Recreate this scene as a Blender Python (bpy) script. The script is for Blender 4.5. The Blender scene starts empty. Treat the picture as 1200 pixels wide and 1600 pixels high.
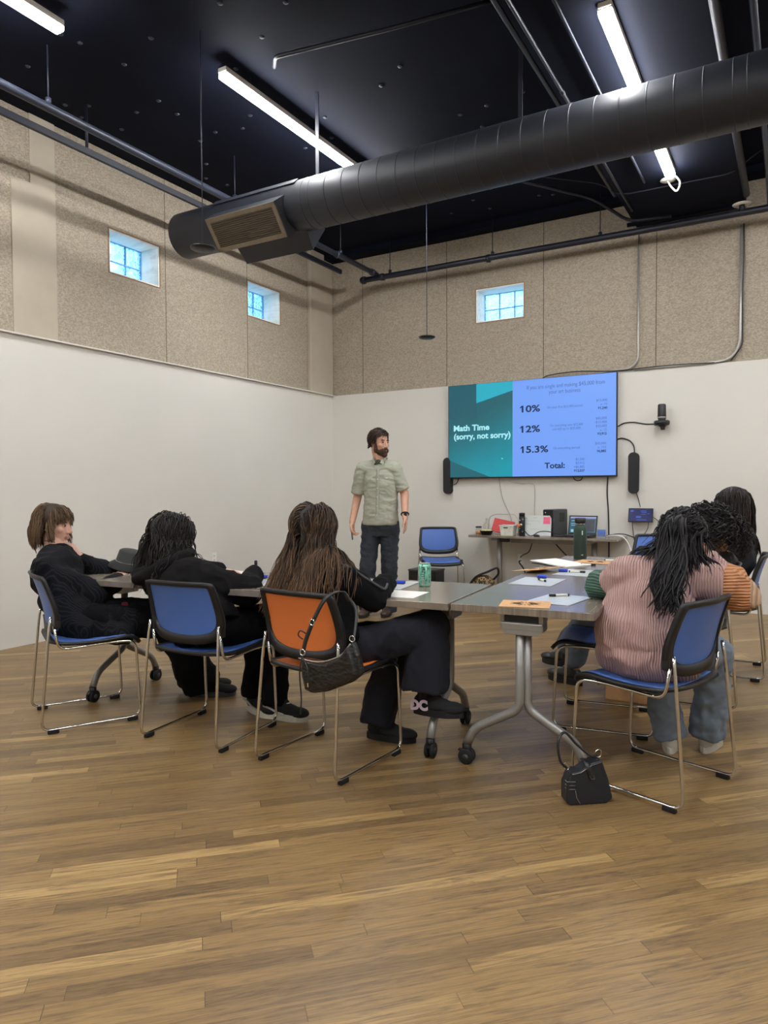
import bpy, bmesh, math, random
import numpy as np
from mathutils import Vector, Matrix, noise
PI = math.pi
R = math.radians
random.seed(7)
scene = bpy.context.scene
COL = scene.collection

# ---------------------------------------------------------------- camera, world, exposure
cam_data = bpy.data.cameras.new('camera')
cam = bpy.data.objects.new('camera', cam_data)
COL.objects.link(cam)
_yaw, _pitch, _roll = R(30.3), R(-1.83), R(-0.27)
_fw = Vector((-math.sin(_yaw) * math.cos(_pitch), math.cos(_yaw) * math.cos(_pitch), math.sin(_pitch)))
_rt = Vector((math.cos(_yaw), math.sin(_yaw), 0))
_up = _rt.cross(_fw)
_r2 = _rt * math.cos(_roll) + _up * math.sin(_roll)
_u2 = -_rt * math.sin(_roll) + _up * math.cos(_roll)
cam.matrix_world = Matrix(((_r2.x, _u2.x, -_fw.x, 0), (_r2.y, _u2.y, -_fw.y, 0), (_r2.z, _u2.z, -_fw.z, 1.25), (0, 0, 0, 1)))
cam_data.sensor_fit = 'VERTICAL'
cam_data.sensor_height = 24
cam_data.lens = 24 * 1100 / 1600
cam_data.clip_start = 0.05
scene.camera = cam
scene.view_settings.view_transform = 'Standard'
scene.view_settings.look = 'None'
scene.view_settings.exposure = 0.0
scene.view_settings.gamma = 1.0
scene.view_settings.use_curve_mapping = False

LAMP_STRENGTH = 116.0
world = bpy.data.worlds.new('daylight')
scene.world = world
world.use_nodes = True
wn = world.node_tree.nodes
wl = world.node_tree.links
wbg = wn['Background']
wtc = wn.new('ShaderNodeTexCoord')
wno = wn.new('ShaderNodeTexNoise')
wno.inputs['Scale'].default_value = 9
wno.inputs['Detail'].default_value = 8
wcr = wn.new('ShaderNodeValToRGB')
for i, (p, c) in enumerate([(0.38, (0.05, 0.16, 0.25)), (0.46, (0.16, 0.42, 0.75)), (0.55, (0.35, 0.75, 1.0)), (0.64, (1, 1, 1))]):
    e = wcr.color_ramp.elements[i] if i < 2 else wcr.color_ramp.elements.new(p)
    e.position = p
    e.color = (*c, 1)
wl.new(wtc.outputs['Generated'], wno.inputs['Vector'])
wl.new(wno.outputs['Fac'], wcr.inputs['Fac'])
wl.new(wcr.outputs['Color'], wbg.inputs['Color'])
wbg.inputs['Strength'].default_value = 5.0

XL, YB, HW, ZC = -5.3875, 7.8625, 2.507, 4.33     # left wall, back wall, drywall height, ceiling

# ---------------------------------------------------------------- materials
def srgb(r, g, b):
    f = lambda c: (c / 12.92 if c <= 0.04045 else ((c + 0.055) / 1.055) ** 2.4)
    return (f(r / 255), f(g / 255), f(b / 255), 1)

class Nodes:
    """small helper to wire shader nodes"""
    def __init__(s, name):
        s.m = bpy.data.materials.new(name)
        s.m.use_nodes = True
        s.t = s.m.node_tree
        s.b = s.t.nodes['Principled BSDF']
        s.out = s.t.nodes['Material Output']
    def n(s, typ, **k):
        nd = s.t.nodes.new('ShaderNode' + typ)
        for a, v in k.items():
            setattr(nd, a, v)
        return nd
    def l(s, a, b):
        s.t.links.new(a, b)
    def math(s, op, a, b=None, c=None):
        nd = s.n('Math', operation=op)
        for i, v in enumerate((a, b, c)):
            if v is None: continue
            if isinstance(v, (int, float)): nd.inputs[i].default_value = v
            else: s.l(v, nd.inputs[i])
        return nd.outputs[0]
    def ramp(s, fac, stops):
        nd = s.n('ValToRGB')
        el = nd.color_ramp.elements
        for i, (p, c) in enumerate(stops):
            e = el[i] if i < 2 else el.new(p)
            e.position = p
            e.color = c
        s.l(fac, nd.inputs['Fac'])
        return nd.outputs['Color']
    def mix(s, fac, a, b, mode='MIX'):
        nd = s.n('Mix', data_type='RGBA', blend_type=mode)
        for sock, v in ((nd.inputs['Factor'], fac), (nd.inputs['A'], a), (nd.inputs['B'], b)):
            if isinstance(v, (int, float, tuple)): sock.default_value = v
            else: s.l(v, sock)
        return nd.outputs['Result']
    def obj(s):
        return s.n('TexCoord').outputs['Object']
    def mapping(s, vec, rot=(0, 0, 0), scale=(1, 1, 1), loc=(0, 0, 0)):
        nd = s.n('Mapping')
        nd.inputs['Rotation'].default_value = rot
        nd.inputs['Scale'].default_value = scale
        nd.inputs['Location'].default_value = loc
        s.l(vec, nd.inputs['Vector'])
        return nd.outputs[0]
    def noise(s, vec, scale, detail=2, rough=0.5, dist=0):
        nd = s.n('TexNoise')
        nd.inputs['Scale'].default_value = scale
        nd.inputs['Detail'].default_value = detail
        nd.inputs['Roughness'].default_value = rough
        nd.inputs['Distortion'].default_value = dist
        s.l(vec, nd.inputs['Vector'])
        return nd.outputs['Fac']
    def bump(s, h, strength=0.3, dist=0.01):
        nd = s.n('Bump')
        nd.inputs['Strength'].default_value = strength
        nd.inputs['Distance'].default_value = dist
        s.l(h, nd.inputs['Height'])
        s.l(nd.outputs[0], s.b.inputs['Normal'])
    def set(s, **k):
        for a, v in k.items():
            a = a.replace('_', ' ')
            if isinstance(v, (int, float, tuple)): s.b.inputs[a].default_value = v
            else: s.l(v, s.b.inputs[a])
        return s.m

def plain(name, col, rough=0.5, metal=0.0, var=0.08, vscale=30, bump=0.0, bscale=200, spec=0.5, sheen=0.0):
    k = Nodes(name)
    v = k.obj()
    nz = k.noise(v, vscale, 3)
    lo = tuple(c * (1 - var) for c in col[:3]) + (1,)
    hi = tuple(min(1, c * (1 + var)) for c in col[:3]) + (1,)
    k.set(Base_Color=k.ramp(nz, [(0.3, lo), (0.7, hi)]), Roughness=rough, Metallic=metal)
    k.b.inputs['Specular IOR Level'].default_value = spec
    if sheen: k.b.inputs['Sheen Weight'].default_value = sheen
    if bump: k.bump(k.noise(v, bscale, 2), bump, 0.002)
    return k.m

def emis(name, col, strength=1.0):
    k = Nodes(name)
    k.set(Base_Color=(0, 0, 0, 1), Emission_Color=col, Emission_Strength=strength, Roughness=0.25)
    return k.m

def mat_floor():
    k = Nodes('oak_strip_floor')
    v = k.mapping(k.obj(), rot=(0, 0, R(-45)))
    sp = k.n('SeparateXYZ'); k.l(v, sp.inputs[0])
    u, w = sp.outputs[0], sp.outputs[1]
    row = k.math('FLOOR', k.math('DIVIDE', w, 0.0555))
    wn1 = k.n('TexWhiteNoise', noise_dimensions='1D'); k.l(row, wn1.inputs['W'])
    sh = k.math('MULTIPLY_ADD', wn1.outputs['Value'], 7.3, u)
    # plank length differs from row to row
    ln = k.math('MULTIPLY_ADD', wn1.outputs['Value'], 0.9, 0.5)
    q = k.math('DIVIDE', sh, ln)
    col_i = k.math('FLOOR', q)
    cb = k.n('CombineXYZ'); k.l(row, cb.inputs[0]); k.l(col_i, cb.inputs[1])
    wn2 = k.n('TexWhiteNoise', noise_dimensions='3D'); k.l(cb.outputs[0], wn2.inputs['Vector'])
    tone = wn2.outputs['Value']
    # grain: long streaks, shifted per plank
    off = k.n('VectorMath', operation='MULTIPLY_ADD')
    k.l(wn2.outputs['Color'], off.inputs[0]); off.inputs[1].default_value = (9, 9, 9); k.l(v, off.inputs[2])
    g1 = k.noise(k.mapping(off.outputs[0], scale=(1.1, 15, 1)), 2.4, 8, 0.7, 1.8)
    g2 = k.noise(k.mapping(off.outputs[0], scale=(6, 160, 1)), 3, 3, 0.6)
    wv = k.n('TexWave', bands_direction='Y')
    wv.inputs['Scale'].default_value = 9; wv.inputs['Distortion'].default_value = 9
    wv.inputs['Detail'].default_value = 3; wv.inputs['Detail Scale'].default_value = 0.8
    k.l(k.mapping(off.outputs[0], scale=(0.35, 2.4, 1)), wv.inputs['Vector'])
    base = k.ramp(tone, [(0.0, srgb(101, 78, 47)), (0.25, srgb(129, 102, 62)), (0.8, srgb(144, 115, 70)), (1.0, srgb(178, 146, 94))])
    c = k.mix(k.math('MULTIPLY', k.ramp(g1, [(0.38, (1, 1, 1, 1)), (0.54, (0, 0, 0, 1))]), 0.7), base, srgb(74, 55, 40))
    c = k.mix(k.math('MULTIPLY', k.ramp(wv.outputs['Fac'], [(0.0, (1, 1, 1, 1)), (0.4, (0, 0, 0, 1))]), 0.2), c, srgb(72, 52, 36))
    c = k.mix(k.math('MULTIPLY', k.ramp(g2, [(0.4, (0, 0, 0, 1)), (0.7, (1, 1, 1, 1))]), 0.3), c, srgb(170, 140, 100))
    fw = k.math('FRACT', k.math('DIVIDE', w, 0.0555))
    edge = k.math('LESS_THAN', k.math('MINIMUM', fw, k.math('SUBTRACT', 1, fw)), 0.014)
    fq = k.math('FRACT', q)
    end = k.math('LESS_THAN', fq, 0.0022)
    seam = k.math('MAXIMUM', k.math('MULTIPLY', edge, 0.4), k.math('MULTIPLY', end, 0.7))
    c = k.mix(seam, c, srgb(60, 40, 26))
    k.set(Base_Color=c, Roughness=k.math('MULTIPLY_ADD', g1, 0.2, 0.27))
    k.b.inputs['Specular IOR Level'].default_value = 0.42
    k.bump(k.math('SUBTRACT', g1, k.math('MULTIPLY', seam, 2)), 0.06, 0.004)
    return k.m

def mat_board(axis):
    """pressed fibre board panels, 1.21 m wide, seams along the wall"""
    k = Nodes('fibre_board_' + axis)
    v = k.obj()
    sp = k.n('SeparateXYZ'); k.l(v, sp.inputs[0])
    a = sp.outputs[0] if axis == 'x' else sp.outputs[1]
    a0 = -4.915 if axis == 'x' else 3.808
    f = k.math('FRACT', k.math('DIVIDE', k.math('SUBTRACT', a, a0 - 12.1), 1.21))
    d = k.math('MINIMUM', f, k.math('SUBTRACT', 1, f))
    seam = k.math('LESS_THAN', d, 0.0045)
    vo = k.n('TexVoronoi'); vo.inputs['Scale'].default_value = 75
    k.l(k.mapping(v, scale=(1, 1, 1.6) if axis == 'x' else (1, 1, 1.6)), vo.inputs['Vector'])
    spk = k.n('SeparateXYZ'); k.l(vo.outputs['Color'], spk.inputs[0])
    n1 = k.noise(v, 110, 3, 0.7)
    n2 = k.noise(v, 1.3, 3, 0.6)
    c = k.ramp(k.math('MULTIPLY_ADD', spk.outputs[0], 0.45, k.math('MULTIPLY', n1, 0.62)),
               [(0.12, srgb(126, 113, 98)), (0.45, srgb(158, 146, 129)), (0.85, srgb(188, 177, 160))])
    c = k.mix(k.math('MULTIPLY', n2, 0.4), c, srgb(150, 137, 119))
    vd = k.n('TexVoronoi'); vd.inputs['Scale'].default_value = 7; vd.inputs['Randomness'].default_value = 1
    k.l(v, vd.inputs['Vector'])
    hole = k.math('LESS_THAN', vd.outputs['Distance'], 0.03)
    c = k.mix(k.math('MULTIPLY', k.math('MAXIMUM', k.math('MULTIPLY', seam, 0.75), k.math('MULTIPLY', hole, 0.55)), 1), c, srgb(84, 74, 60))
    k.set(Base_Color=c, Roughness=0.95)
    k.bump(n1, 0.5, 0.006)
    return k.m

def mat_wood_top(name, c1, c2, c3, scale=(1.2, 26, 1), rough=0.3):
    k = Nodes(name)
    v = k.obj()
    g = k.noise(k.mapping(v, scale=scale), 2.0, 5, 0.6, 0.4)
    g2 = k.noise(k.mapping(v, scale=(4, 90, 1)), 3.0, 3, 0.6)
    c = k.ramp(k.math('MULTIPLY_ADD', g2, 0.35, k.math('MULTIPLY', g, 0.7)), [(0.3, c1), (0.5, c2), (0.72, c3)])
    k.set(Base_Color=c, Roughness=rough)
    return k.m

def mat_stripes(name, c1, c2, freq, axis=0, rough=0.85, bump=0.4, width=0.5, sheen=0.3, warp=0.01):
    k = Nodes(name)
    v = k.obj()
    nz = k.n('TexNoise'); nz.inputs['Scale'].default_value = 6; k.l(v, nz.inputs['Vector'])
    ad = k.n('VectorMath', operation='MULTIPLY_ADD')
    k.l(nz.outputs['Color'], ad.inputs[0]); ad.inputs[1].default_value = (warp, warp, warp); k.l(v, ad.inputs[2])
    sp = k.n('SeparateXYZ'); k.l(ad.outputs[0], sp.inputs[0])
    if isinstance(axis, tuple):
        dt = k.n('VectorMath', operation='DOT_PRODUCT'); k.l(ad.outputs[0], dt.inputs[0]); dt.inputs[1].default_value = axis
        co_ = dt.outputs['Value']
    else: co_ = sp.outputs[axis]
    s_ = k.math('SINE', k.math('MULTIPLY', co_, freq * 2 * PI))
    f = k.ramp(k.math('MULTIPLY_ADD', s_, 0.5, 0.5), [(max(0, width - 0.2), (0, 0, 0, 1)), (min(1, width + 0.2), (1, 1, 1, 1))])
    c = k.mix(f, c1, c2)
    c = k.mix(k.math('MULTIPLY', k.noise(v, 90, 2), 0.25), c, c1)
    k.set(Base_Color=c, Roughness=rough)
    k.b.inputs['Specular IOR Level'].default_value = 0.2
    k.bump(s_, bump, 0.003)
    return k.m

def mat_hair(name, dark, light):
    k = Nodes(name)
    at = k.n('Attribute', attribute_name='tone')
    c = k.ramp(at.outputs['Fac'], [(0.0, dark), (1.0, light)])
    k.set(Base_Color=c, Roughness=0.5)
    k.b.inputs['Specular IOR Level'].default_value = 0.25
    return k.m

def mat_glass_block():
    k = Nodes('glass_block')
    v = k.obj()
    tr = k.n('BsdfTransparent'); tr.inputs['Color'].default_value = (0.72, 0.9, 1, 1)
    rf = k.n('BsdfRefraction'); rf.inputs['Color'].default_value = (0.75, 0.93, 1, 1)
    rf.inputs['IOR'].default_value = 1.4; rf.inputs['Roughness'].default_value = 0.05
    bp = k.n('Bump'); bp.inputs['Strength'].default_value = 0.9; bp.inputs['Distance'].default_value = 0.05
    k.l(k.noise(v, 14, 3, 0.6, 1.0), bp.inputs['Height']); k.l(bp.outputs[0], rf.inputs['Normal'])
    gl = k.n('BsdfGlossy'); gl.inputs['Roughness'].default_value = 0.1
    m1 = k.n('MixShader'); m1.inputs[0].default_value = 0.55
    k.l(tr.outputs[0], m1.inputs[1]); k.l(rf.outputs[0], m1.inputs[2])
    m2 = k.n('MixShader'); m2.inputs[0].default_value = 0.06
    k.l(m1.outputs[0], m2.inputs[1]); k.l(gl.outputs[0], m2.inputs[2])
    k.l(m2.outputs[0], k.out.inputs['Surface'])
    return k.m

def mat_clear():
    k = Nodes('clear_plastic')
    tr = k.n('BsdfTransparent'); gl = k.n('BsdfGlossy'); gl.inputs['Roughness'].default_value = 0.1
    m1 = k.n('MixShader'); m1.inputs[0].default_value = 0.18
    k.l(tr.outputs[0], m1.inputs[1]); k.l(gl.outputs[0], m1.inputs[2])
    k.l(m1.outputs[0], k.out.inputs['Surface'])
    return k.m

M = {}
M['floor'] = mat_floor()
M['board_x'] = mat_board('x')
M['board_y'] = mat_board('y')
M['drywall'] = plain('white_drywall', srgb(208, 204, 195), 0.75, var=0.015, vscale=2, bump=0.05, bscale=120)
M['paint'] = plain('beige_paint', srgb(176, 165, 147), 0.8, var=0.03, vscale=6, bump=0.1, bscale=60)
M['ceil'] = plain('black_ceiling_paint', srgb(12, 16, 30), 0.8, var=0.25, vscale=1.5, bump=0.4, bscale=9, spec=0.12)
M['blackmetal'] = plain('black_painted_metal', srgb(18, 21, 34), 0.45, var=0.1, vscale=5)
M['duct'] = plain('black_duct_paint', srgb(27, 30, 38), 0.5, var=0.12, vscale=3)
M['greypipe'] = plain('grey_painted_pipe', srgb(44, 49, 64), 0.4, var=0.1, vscale=5)
M['galv'] = plain('galvanised_steel', srgb(170, 168, 160), 0.4, 0.6)
M['chrome'] = plain('chrome', srgb(215, 212, 205), 0.13, 1.0, var=0.02)
M['silver'] = plain('silver_powder_coat', srgb(150, 148, 143), 0.38, 0.55, var=0.03)
M['blackpl'] = plain('black_plastic', srgb(20, 20, 22), 0.45, var=0.08)
M['darkgrey'] = plain('dark_grey_plastic', srgb(62, 63, 64), 0.5, var=0.08)
M['rubber'] = plain('black_rubber', srgb(14, 14, 16), 0.7)
M['bluemesh'] = plain('blue_mesh_fabric', srgb(72, 106, 174), 0.42, var=0.06, vscale=400, bump=0.1, bscale=900, spec=0.35)
M['orangemesh'] = plain('orange_mesh_fabric', srgb(216, 118, 56), 0.5, var=0.06, vscale=400, bump=0.1, bscale=900)
M['laminate'] = mat_wood_top('grey_oak_laminate', srgb(96, 86, 75), srgb(120, 109, 96), srgb(144, 133, 119), rough=0.21)
M['laminate'].node_tree.nodes['Principled BSDF'].inputs['Specular IOR Level'].default_value = 0.8
M['lamedge'] = mat_wood_top('grey_oak_edge', srgb(98, 90, 82), srgb(122, 113, 104), srgb(142, 133, 122), (3, 3, 30), 0.5)
M['plywood'] = mat_wood_top('whitewashed_plywood', srgb(206, 194, 180), srgb(238, 228, 214), srgb(248, 242, 232), (2, 9, 9), 0.6)
M['glassblock'] = mat_glass_block()
M['mortar'] = plain('pale_blue_mortar', srgb(120, 170, 215), 0.8)
M['clear'] = mat_clear()
M['white'] = plain('white_plastic', srgb(225, 222, 214), 0.5, var=0.02)
M['paper'] = plain('white_paper', srgb(228, 226, 220), 0.75, var=0.015)
M['wboard'] = plain('glossy_white_board', srgb(206, 210, 206), 0.22, var=0.01)
M['kraft'] = plain('kraft_paper', srgb(205, 160, 112), 0.8, var=0.05)
M['kraftink'] = plain('dark_brown_ink', srgb(88, 60, 38), 0.8)
M['bluefoam'] = plain('blue_eraser', srgb(28, 66, 190), 0.7)
M['blue'] = plain('blue_plastic', srgb(30, 60, 170), 0.4)
M['tungsten'] = emis('lamp_diffuser', (0.97, 0.98, 1.0, 1), LAMP_STRENGTH)

# ---------------------------------------------------------------- mesh helpers
def lerp(a, b, t): return Vector(a) * (1 - t) + Vector(b) * t
def tag(o, label=None, cat=None, group=None, kind=None):
    if label: o['label'] = label
    if cat: o['category'] = cat
    if group: o['group'] = group
    if kind: o['kind'] = kind
    return o

def thing(name, label, cat, loc=(0, 0, 0), rz=0.0, group=None):
    o = bpy.data.objects.new(name, None)
    o.empty_display_size = 0.05
    COL.objects.link(o)
    o.location = loc
    o.rotation_euler = (0, 0, rz)
    return tag(o, label, cat, group)

def copy_tree(o, parent=None):
    c = o.copy()
    COL.objects.link(c)
    if parent: c.parent = parent
    for ch in list(o.children):
        copy_tree(ch, c)
    return c

class MB:
    def __init__(s):
        s.b = bmesh.new()
        s.mi = 0
    def _new(s, verts, faces, smooth):
        vs = [s.b.verts.new(v) for v in verts]
        out = []
        for f in faces:
            try:
                fa = s.b.faces.new([vs[i] for i in f])
                fa.smooth = smooth
                fa.material_index = s.mi
                out.append(fa)
            except ValueError:
                pass
        return vs, out
    def box(s, c, d, rot=None, bev=0.0, seg=2):
        x, y, z = d[0] / 2, d[1] / 2, d[2] / 2
        V = [Vector(p) for p in ((-x, -y, -z), (x, -y, -z), (x, y, -z), (-x, y, -z), (-x, -y, z), (x, -y, z), (x, y, z), (-x, y, z))]
        F = [(0, 3, 2, 1), (4, 5, 6, 7), (0, 1, 5, 4), (1, 2, 6, 5), (2, 3, 7, 6), (3, 0, 4, 7)]
        if rot is not None: V = [rot @ v for v in V]
        vs, fs = s._new([v + Vector(c) for v in V], F, False)
        if bev > 0:
            es = list({e for f in fs for e in f.edges})
            bmesh.ops.bevel(s.b, geom=es, offset=bev, segments=seg, affect='EDGES', profile=0.5, material=s.mi)
        return s
    def tube(s, pts, r, n=10, cap=True, rs=None, closed=False):
        pts = [Vector(p) for p in pts]
        m = len(pts)
        rings = []
        prev = None
        for i, p in enumerate(pts):
            if closed: t = pts[(i + 1) % m] - pts[i - 1]
            else: t = pts[min(i + 1, m - 1)] - pts[max(i - 1, 0)]
            t.normalize()
            if prev is None:
                a = Vector((0, 0, 1)) if abs(t.z) < 0.9 else Vector((1, 0, 0))
                nrm = t.cross(a).normalized()
            else:
                nrm = (prev - t * prev.dot(t))
                nrm = nrm.normalized() if nrm.length > 1e-6 else t.orthogonal().normalized()
            prev = nrm
            bi = t.cross(nrm)
            rr = rs[i] if rs else r
            rings.append([p + (nrm * math.cos(2 * PI * k / n) + bi * math.sin(2 * PI * k / n)) * rr for k in range(n)])
        V = [v for ring in rings for v in ring]
        F = []
        for i in range(m if closed else m - 1):
            j = (i + 1) % m
            for k in range(n):
                F.append((i * n + k, i * n + (k + 1) % n, j * n + (k + 1) % n, j * n + k))
        if cap and not closed:
            F.append(tuple(range(n))[::-1])
            F.append(tuple((m - 1) * n + k for k in range(n)))
        s._new(V, F, True)
        return s
    def lathe(s, prof, c=(0, 0, 0), n=28, axis='z', rot=None):
        V, F = [], []
        for (r, h) in prof:
            for k in range(n):
                a = 2 * PI * k / n
                p = Vector((r * math.cos(a), r * math.sin(a), h))
                if axis == 'y': p = Vector((p.x, p.z, p.y))
                if axis == 'x': p = Vector((p.z, p.x, p.y))
                if rot is not None: p = rot @ p
                V.append(p + Vector(c))
        for i in range(len(prof) - 1):
            for k in range(n):
                F.append((i * n + k, i * n + (k + 1) % n, (i + 1) * n + (k + 1) % n, (i + 1) * n + k))
        F.append(tuple(range(n))[::-1])
        F.append(tuple((len(prof) - 1) * n + k for k in range(n)))
        s._new(V, F, True)
        return s
    def prism(s, pts, off):
        """flat outline extruded by the vector off"""
        pts = [Vector(p) for p in pts]
        n = len(pts)
        V = pts + [p + Vector(off) for p in pts]
        F = [tuple(range(n))[::-1], tuple(range(n, 2 * n))] + [(i, (i + 1) % n, n + (i + 1) % n, n + i) for i in range(n)]
        s._new(V, F, False)
        return s
    def grid(s, fn, nu, nv, thick=0.0, smooth=True):
        P = [[Vector(fn(i / nu, j / nv)) for j in range(nv + 1)] for i in range(nu + 1)]
        V = [p for row in P for p in row]
        w = nv + 1
        F = [(i * w + j, (i + 1) * w + j, (i + 1) * w + j + 1, i * w + j + 1) for i in range(nu) for j in range(nv)]
        if thick:
            N = []
            for i in range(nu + 1):
                for j in range(nv + 1):
                    a = P[min(i + 1, nu)][j] - P[max(i - 1, 0)][j]
                    b = P[i][min(j + 1, nv)] - P[i][max(j - 1, 0)]
                    N.append(a.cross(b).normalized())
            o = len(V)
            V = V + [V[i] - N[i] * thick for i in range(o)]
            F += [tuple(q + o for q in f)[::-1] for f in F]
            rim = [(i, 0) for i in range(nu)] + [(nu, j) for j in range(nv)] + [(i, nv) for i in range(nu, 0, -1)] + [(0, j) for j in range(nv, 0, -1)]
            ids = [i * w + j for i, j in rim]
            for a, b in zip(ids, ids[1:] + ids[:1]): F.append((b, a, a + o, b + o))
        s._new(V, F, smooth)
        return s
    def ell(s, c, r, basis=None, nu=16, nv=10):
        c = Vector(c)
        B = basis or (Vector((1, 0, 0)), Vector((0, 1, 0)), Vector((0, 0, 1)))
        V = [c + B[2] * r[2]]
        for j in range(1, nv):
            ph = PI * j / nv
            for i in range(nu):
                th = 2 * PI * i / nu
                V.append(c + B[0] * (r[0] * math.sin(ph) * math.cos(th)) + B[1] * (r[1] * math.sin(ph) * math.sin(th)) + B[2] * (r[2] * math.cos(ph)))
        V.append(c - B[2] * r[2])
        F = [(0, 1 + i, 1 + (i + 1) % nu) for i in range(nu)]
        for j in range(nv - 2):
            a = 1 + j * nu
            for i in range(nu):
                F.append((a + i, a + nu + i, a + nu + (i + 1) % nu, a + (i + 1) % nu))
        a = 1 + (nv - 2) * nu
        F += [(a + i, len(V) - 1, a + (i + 1) % nu) for i in range(nu)]
        s._new(V, F, True)
        return s
    def loft(s, rings, n=28):
        """closed body through elliptical sections: (centre, axis a, axis b, ra, rb)"""
        V, F = [], []
        for (c, a, b, ra, rb) in rings:
            for k in range(n):
                q = 2 * PI * k / n
                V.append(Vector(c) + a * (ra * math.cos(q)) + b * (rb * math.sin(q)))
        for i in range(len(rings) - 1):
            for k in range(n): F.append((i * n + k, i * n + (k + 1) % n, (i + 1) * n + (k + 1) % n, (i + 1) * n + k))
        F.append(tuple(range(n))[::-1]); F.append(tuple((len(rings) - 1) * n + k for k in range(n)))
        s._new(V, F, True)
        return s
    def cuff(s, p0, p1, r0, r1, n=20):
        """limb segment with a flat cut end at p1"""
        p0, p1 = Vector(p0), Vector(p1); t = (p1 - p0).normalized(); a = t.orthogonal().normalized(); b = t.cross(a)
        return s.loft([(p0, a, b, r0, r0), (lerp(p0, p1, 0.5), a, b, (r0 + r1) / 2, (r0 + r1) / 2), (p1, a, b, r1, r1)], n)
    def cap(s, p0, p1, r0, r1=None, n=16):
        """rounded, tapered limb segment"""
        if r1 is None: r1 = r0
        p0, p1 = Vector(p0), Vector(p1)
        t = (p1 - p0)
        L = t.length
        t = t.normalized() if L > 1e-6 else Vector((0, 0, 1))
        a = t.orthogonal().normalized(); b = t.cross(a)
        prof = [(r0 * math.sin(x), -r0 * math.cos(x)) for x in (0.05, 0.5, 1.0)] + [(r0, 0), (r1, L)] + [(r1 * math.sin(x), L + r1 * math.cos(x)) for x in (1.0, 0.5, 0.05)]
        V, F = [], []
        for (r, h) in prof:
            for k in range(n):
                an = 2 * PI * k / n
                V.append(p0 + t * h + a * (r * math.cos(an)) + b * (r * math.sin(an)))
        for i in range(len(prof) - 1):
            for k in range(n):
                F.append((i * n + k, i * n + (k + 1) % n, (i + 1) * n + (k + 1) % n, (i + 1) * n + k))
        F.append(tuple(range(n))[::-1])
        F.append(tuple((len(prof) - 1) * n + k for k in range(n)))
        s._new(V, F, True)
        return s
    def chain(s, pts, rs, n=16):
        for i in range(len(pts) - 1): s.cap(pts[i], pts[i + 1], rs[i], rs[i + 1], n)
        return s
    def link(s, name, mats, parent=None, recalc=True):
        if recalc: bmesh.ops.recalc_face_normals(s.b, faces=s.b.faces)
        me = bpy.data.meshes.new(name)
        s.b.to_mesh(me)
        s.b.free()
        for m in (mats if isinstance(mats, (list, tuple)) else [mats]): me.materials.append(m)
        o = bpy.data.objects.new(name, me)
        COL.objects.link(o)
        if parent is not None:
            o.parent = parent
            if parent.get('worldkids'): o.matrix_parent_inverse = Matrix.Translation(-Vector(parent.location))
        return o
    def solid(s, name, mats, parent=None, voxel=0.006, smooth=4, disp=(), paint=None):
        """fuse the overlapping pieces into one continuous skin, then fold and colour it"""
        tmp = s.link(name + '_tmp', M['white'])
        md = tmp.modifiers.new('r', 'REMESH'); md.mode = 'VOXEL'; md.voxel_size = voxel
        if smooth:
            sm = tmp.modifiers.new('s', 'SMOOTH'); sm.factor = 0.5; sm.iterations = smooth
        dg = bpy.context.evaluated_depsgraph_get()
        me = bpy.data.meshes.new_from_object(tmp.evaluated_get(dg))
        old = tmp.data
        bpy.data.objects.remove(tmp); bpy.data.meshes.remove(old)
        me.name = name
        me.materials.clear()
        mats = mats if isinstance(mats, (list, tuple)) else [mats]
        for m in mats: me.materials.append(m)
        me.update()
        n = len(me.vertices)
        co = np.empty(n * 3); me.vertices.foreach_get('co', co); co = co.reshape(-1, 3)
        for (amp, sc, stretch) in disp:
            nr = np.empty(n * 3); me.vertex_normals.foreach_get('vector', nr) if hasattr(me, 'vertex_normals') else None
            nr = nr.reshape(-1, 3)
            h = np.array([noise.noise(Vector((p[0] * sc * stretch[0], p[1] * sc * stretch[1], p[2] * sc * stretch[2])) ) for p in co])
            h = 1 - 2 * np.abs(h) * 1.6
            co = co + nr * (h * amp)[:, None]
            me.vertices.foreach_set('co', co.ravel()); me.update()
        me.polygons.foreach_set('use_smooth', [True] * len(me.polygons))
        if paint:
            me.polygons.foreach_set('material_index', [paint(p.center) for p in me.polygons])
        me.update()
        o = bpy.data.objects.new(name, me)
        COL.objects.link(o)
        if parent is not None:
            o.parent = parent
            if parent.get('worldkids'): o.matrix_parent_inverse = Matrix.Translation(-Vector(parent.location))
        return o

def smooth_path(pts, sub=6):
    """Catmull-Rom through the points"""
    P = [Vector(p) for p in pts]
    out = []
    for i in range(len(P) - 1):
        a = P[max(i - 1, 0)]; b = P[i]; c = P[i + 1]; d = P[min(i + 2, len(P) - 1)]
        for k in range(sub):
            t = k / sub
            out.append(0.5 * ((2 * b) + (c - a) * t + (2 * a - 5 * b + 4 * c - d) * t * t + (3 * b - a - 3 * c + d) * t ** 3))
    out.append(P[-1])
    return out

def round_path(pts, r, seg=5):
    """polyline with its corners rounded off"""
    P = [Vector(p) for p in pts]
    out = [P[0]]
    for i in range(1, len(P) - 1):
        a = (P[i - 1] - P[i]); b = (P[i + 1] - P[i])
        rr = min(r, a.length * 0.49, b.length * 0.49)
        p0 = P[i] + a.normalized() * rr; p1 = P[i] + b.normalized() * rr
        for k in range(seg + 1):
            t = k / seg
            out.append(p0 * (1 - t) ** 2 + P[i] * 2 * t * (1 - t) + p1 * t * t)
    out.append(P[-1])
    return out

def one(name, mb, mat, label, cat, group=None):
    return tag(mb.link(name, mat), label, cat, group)

def structure(name, mb, mat, parent=None):
    o = mb.link(name, mat, parent)
    if parent is None: o['kind'] = 'structure'
    return o

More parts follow.
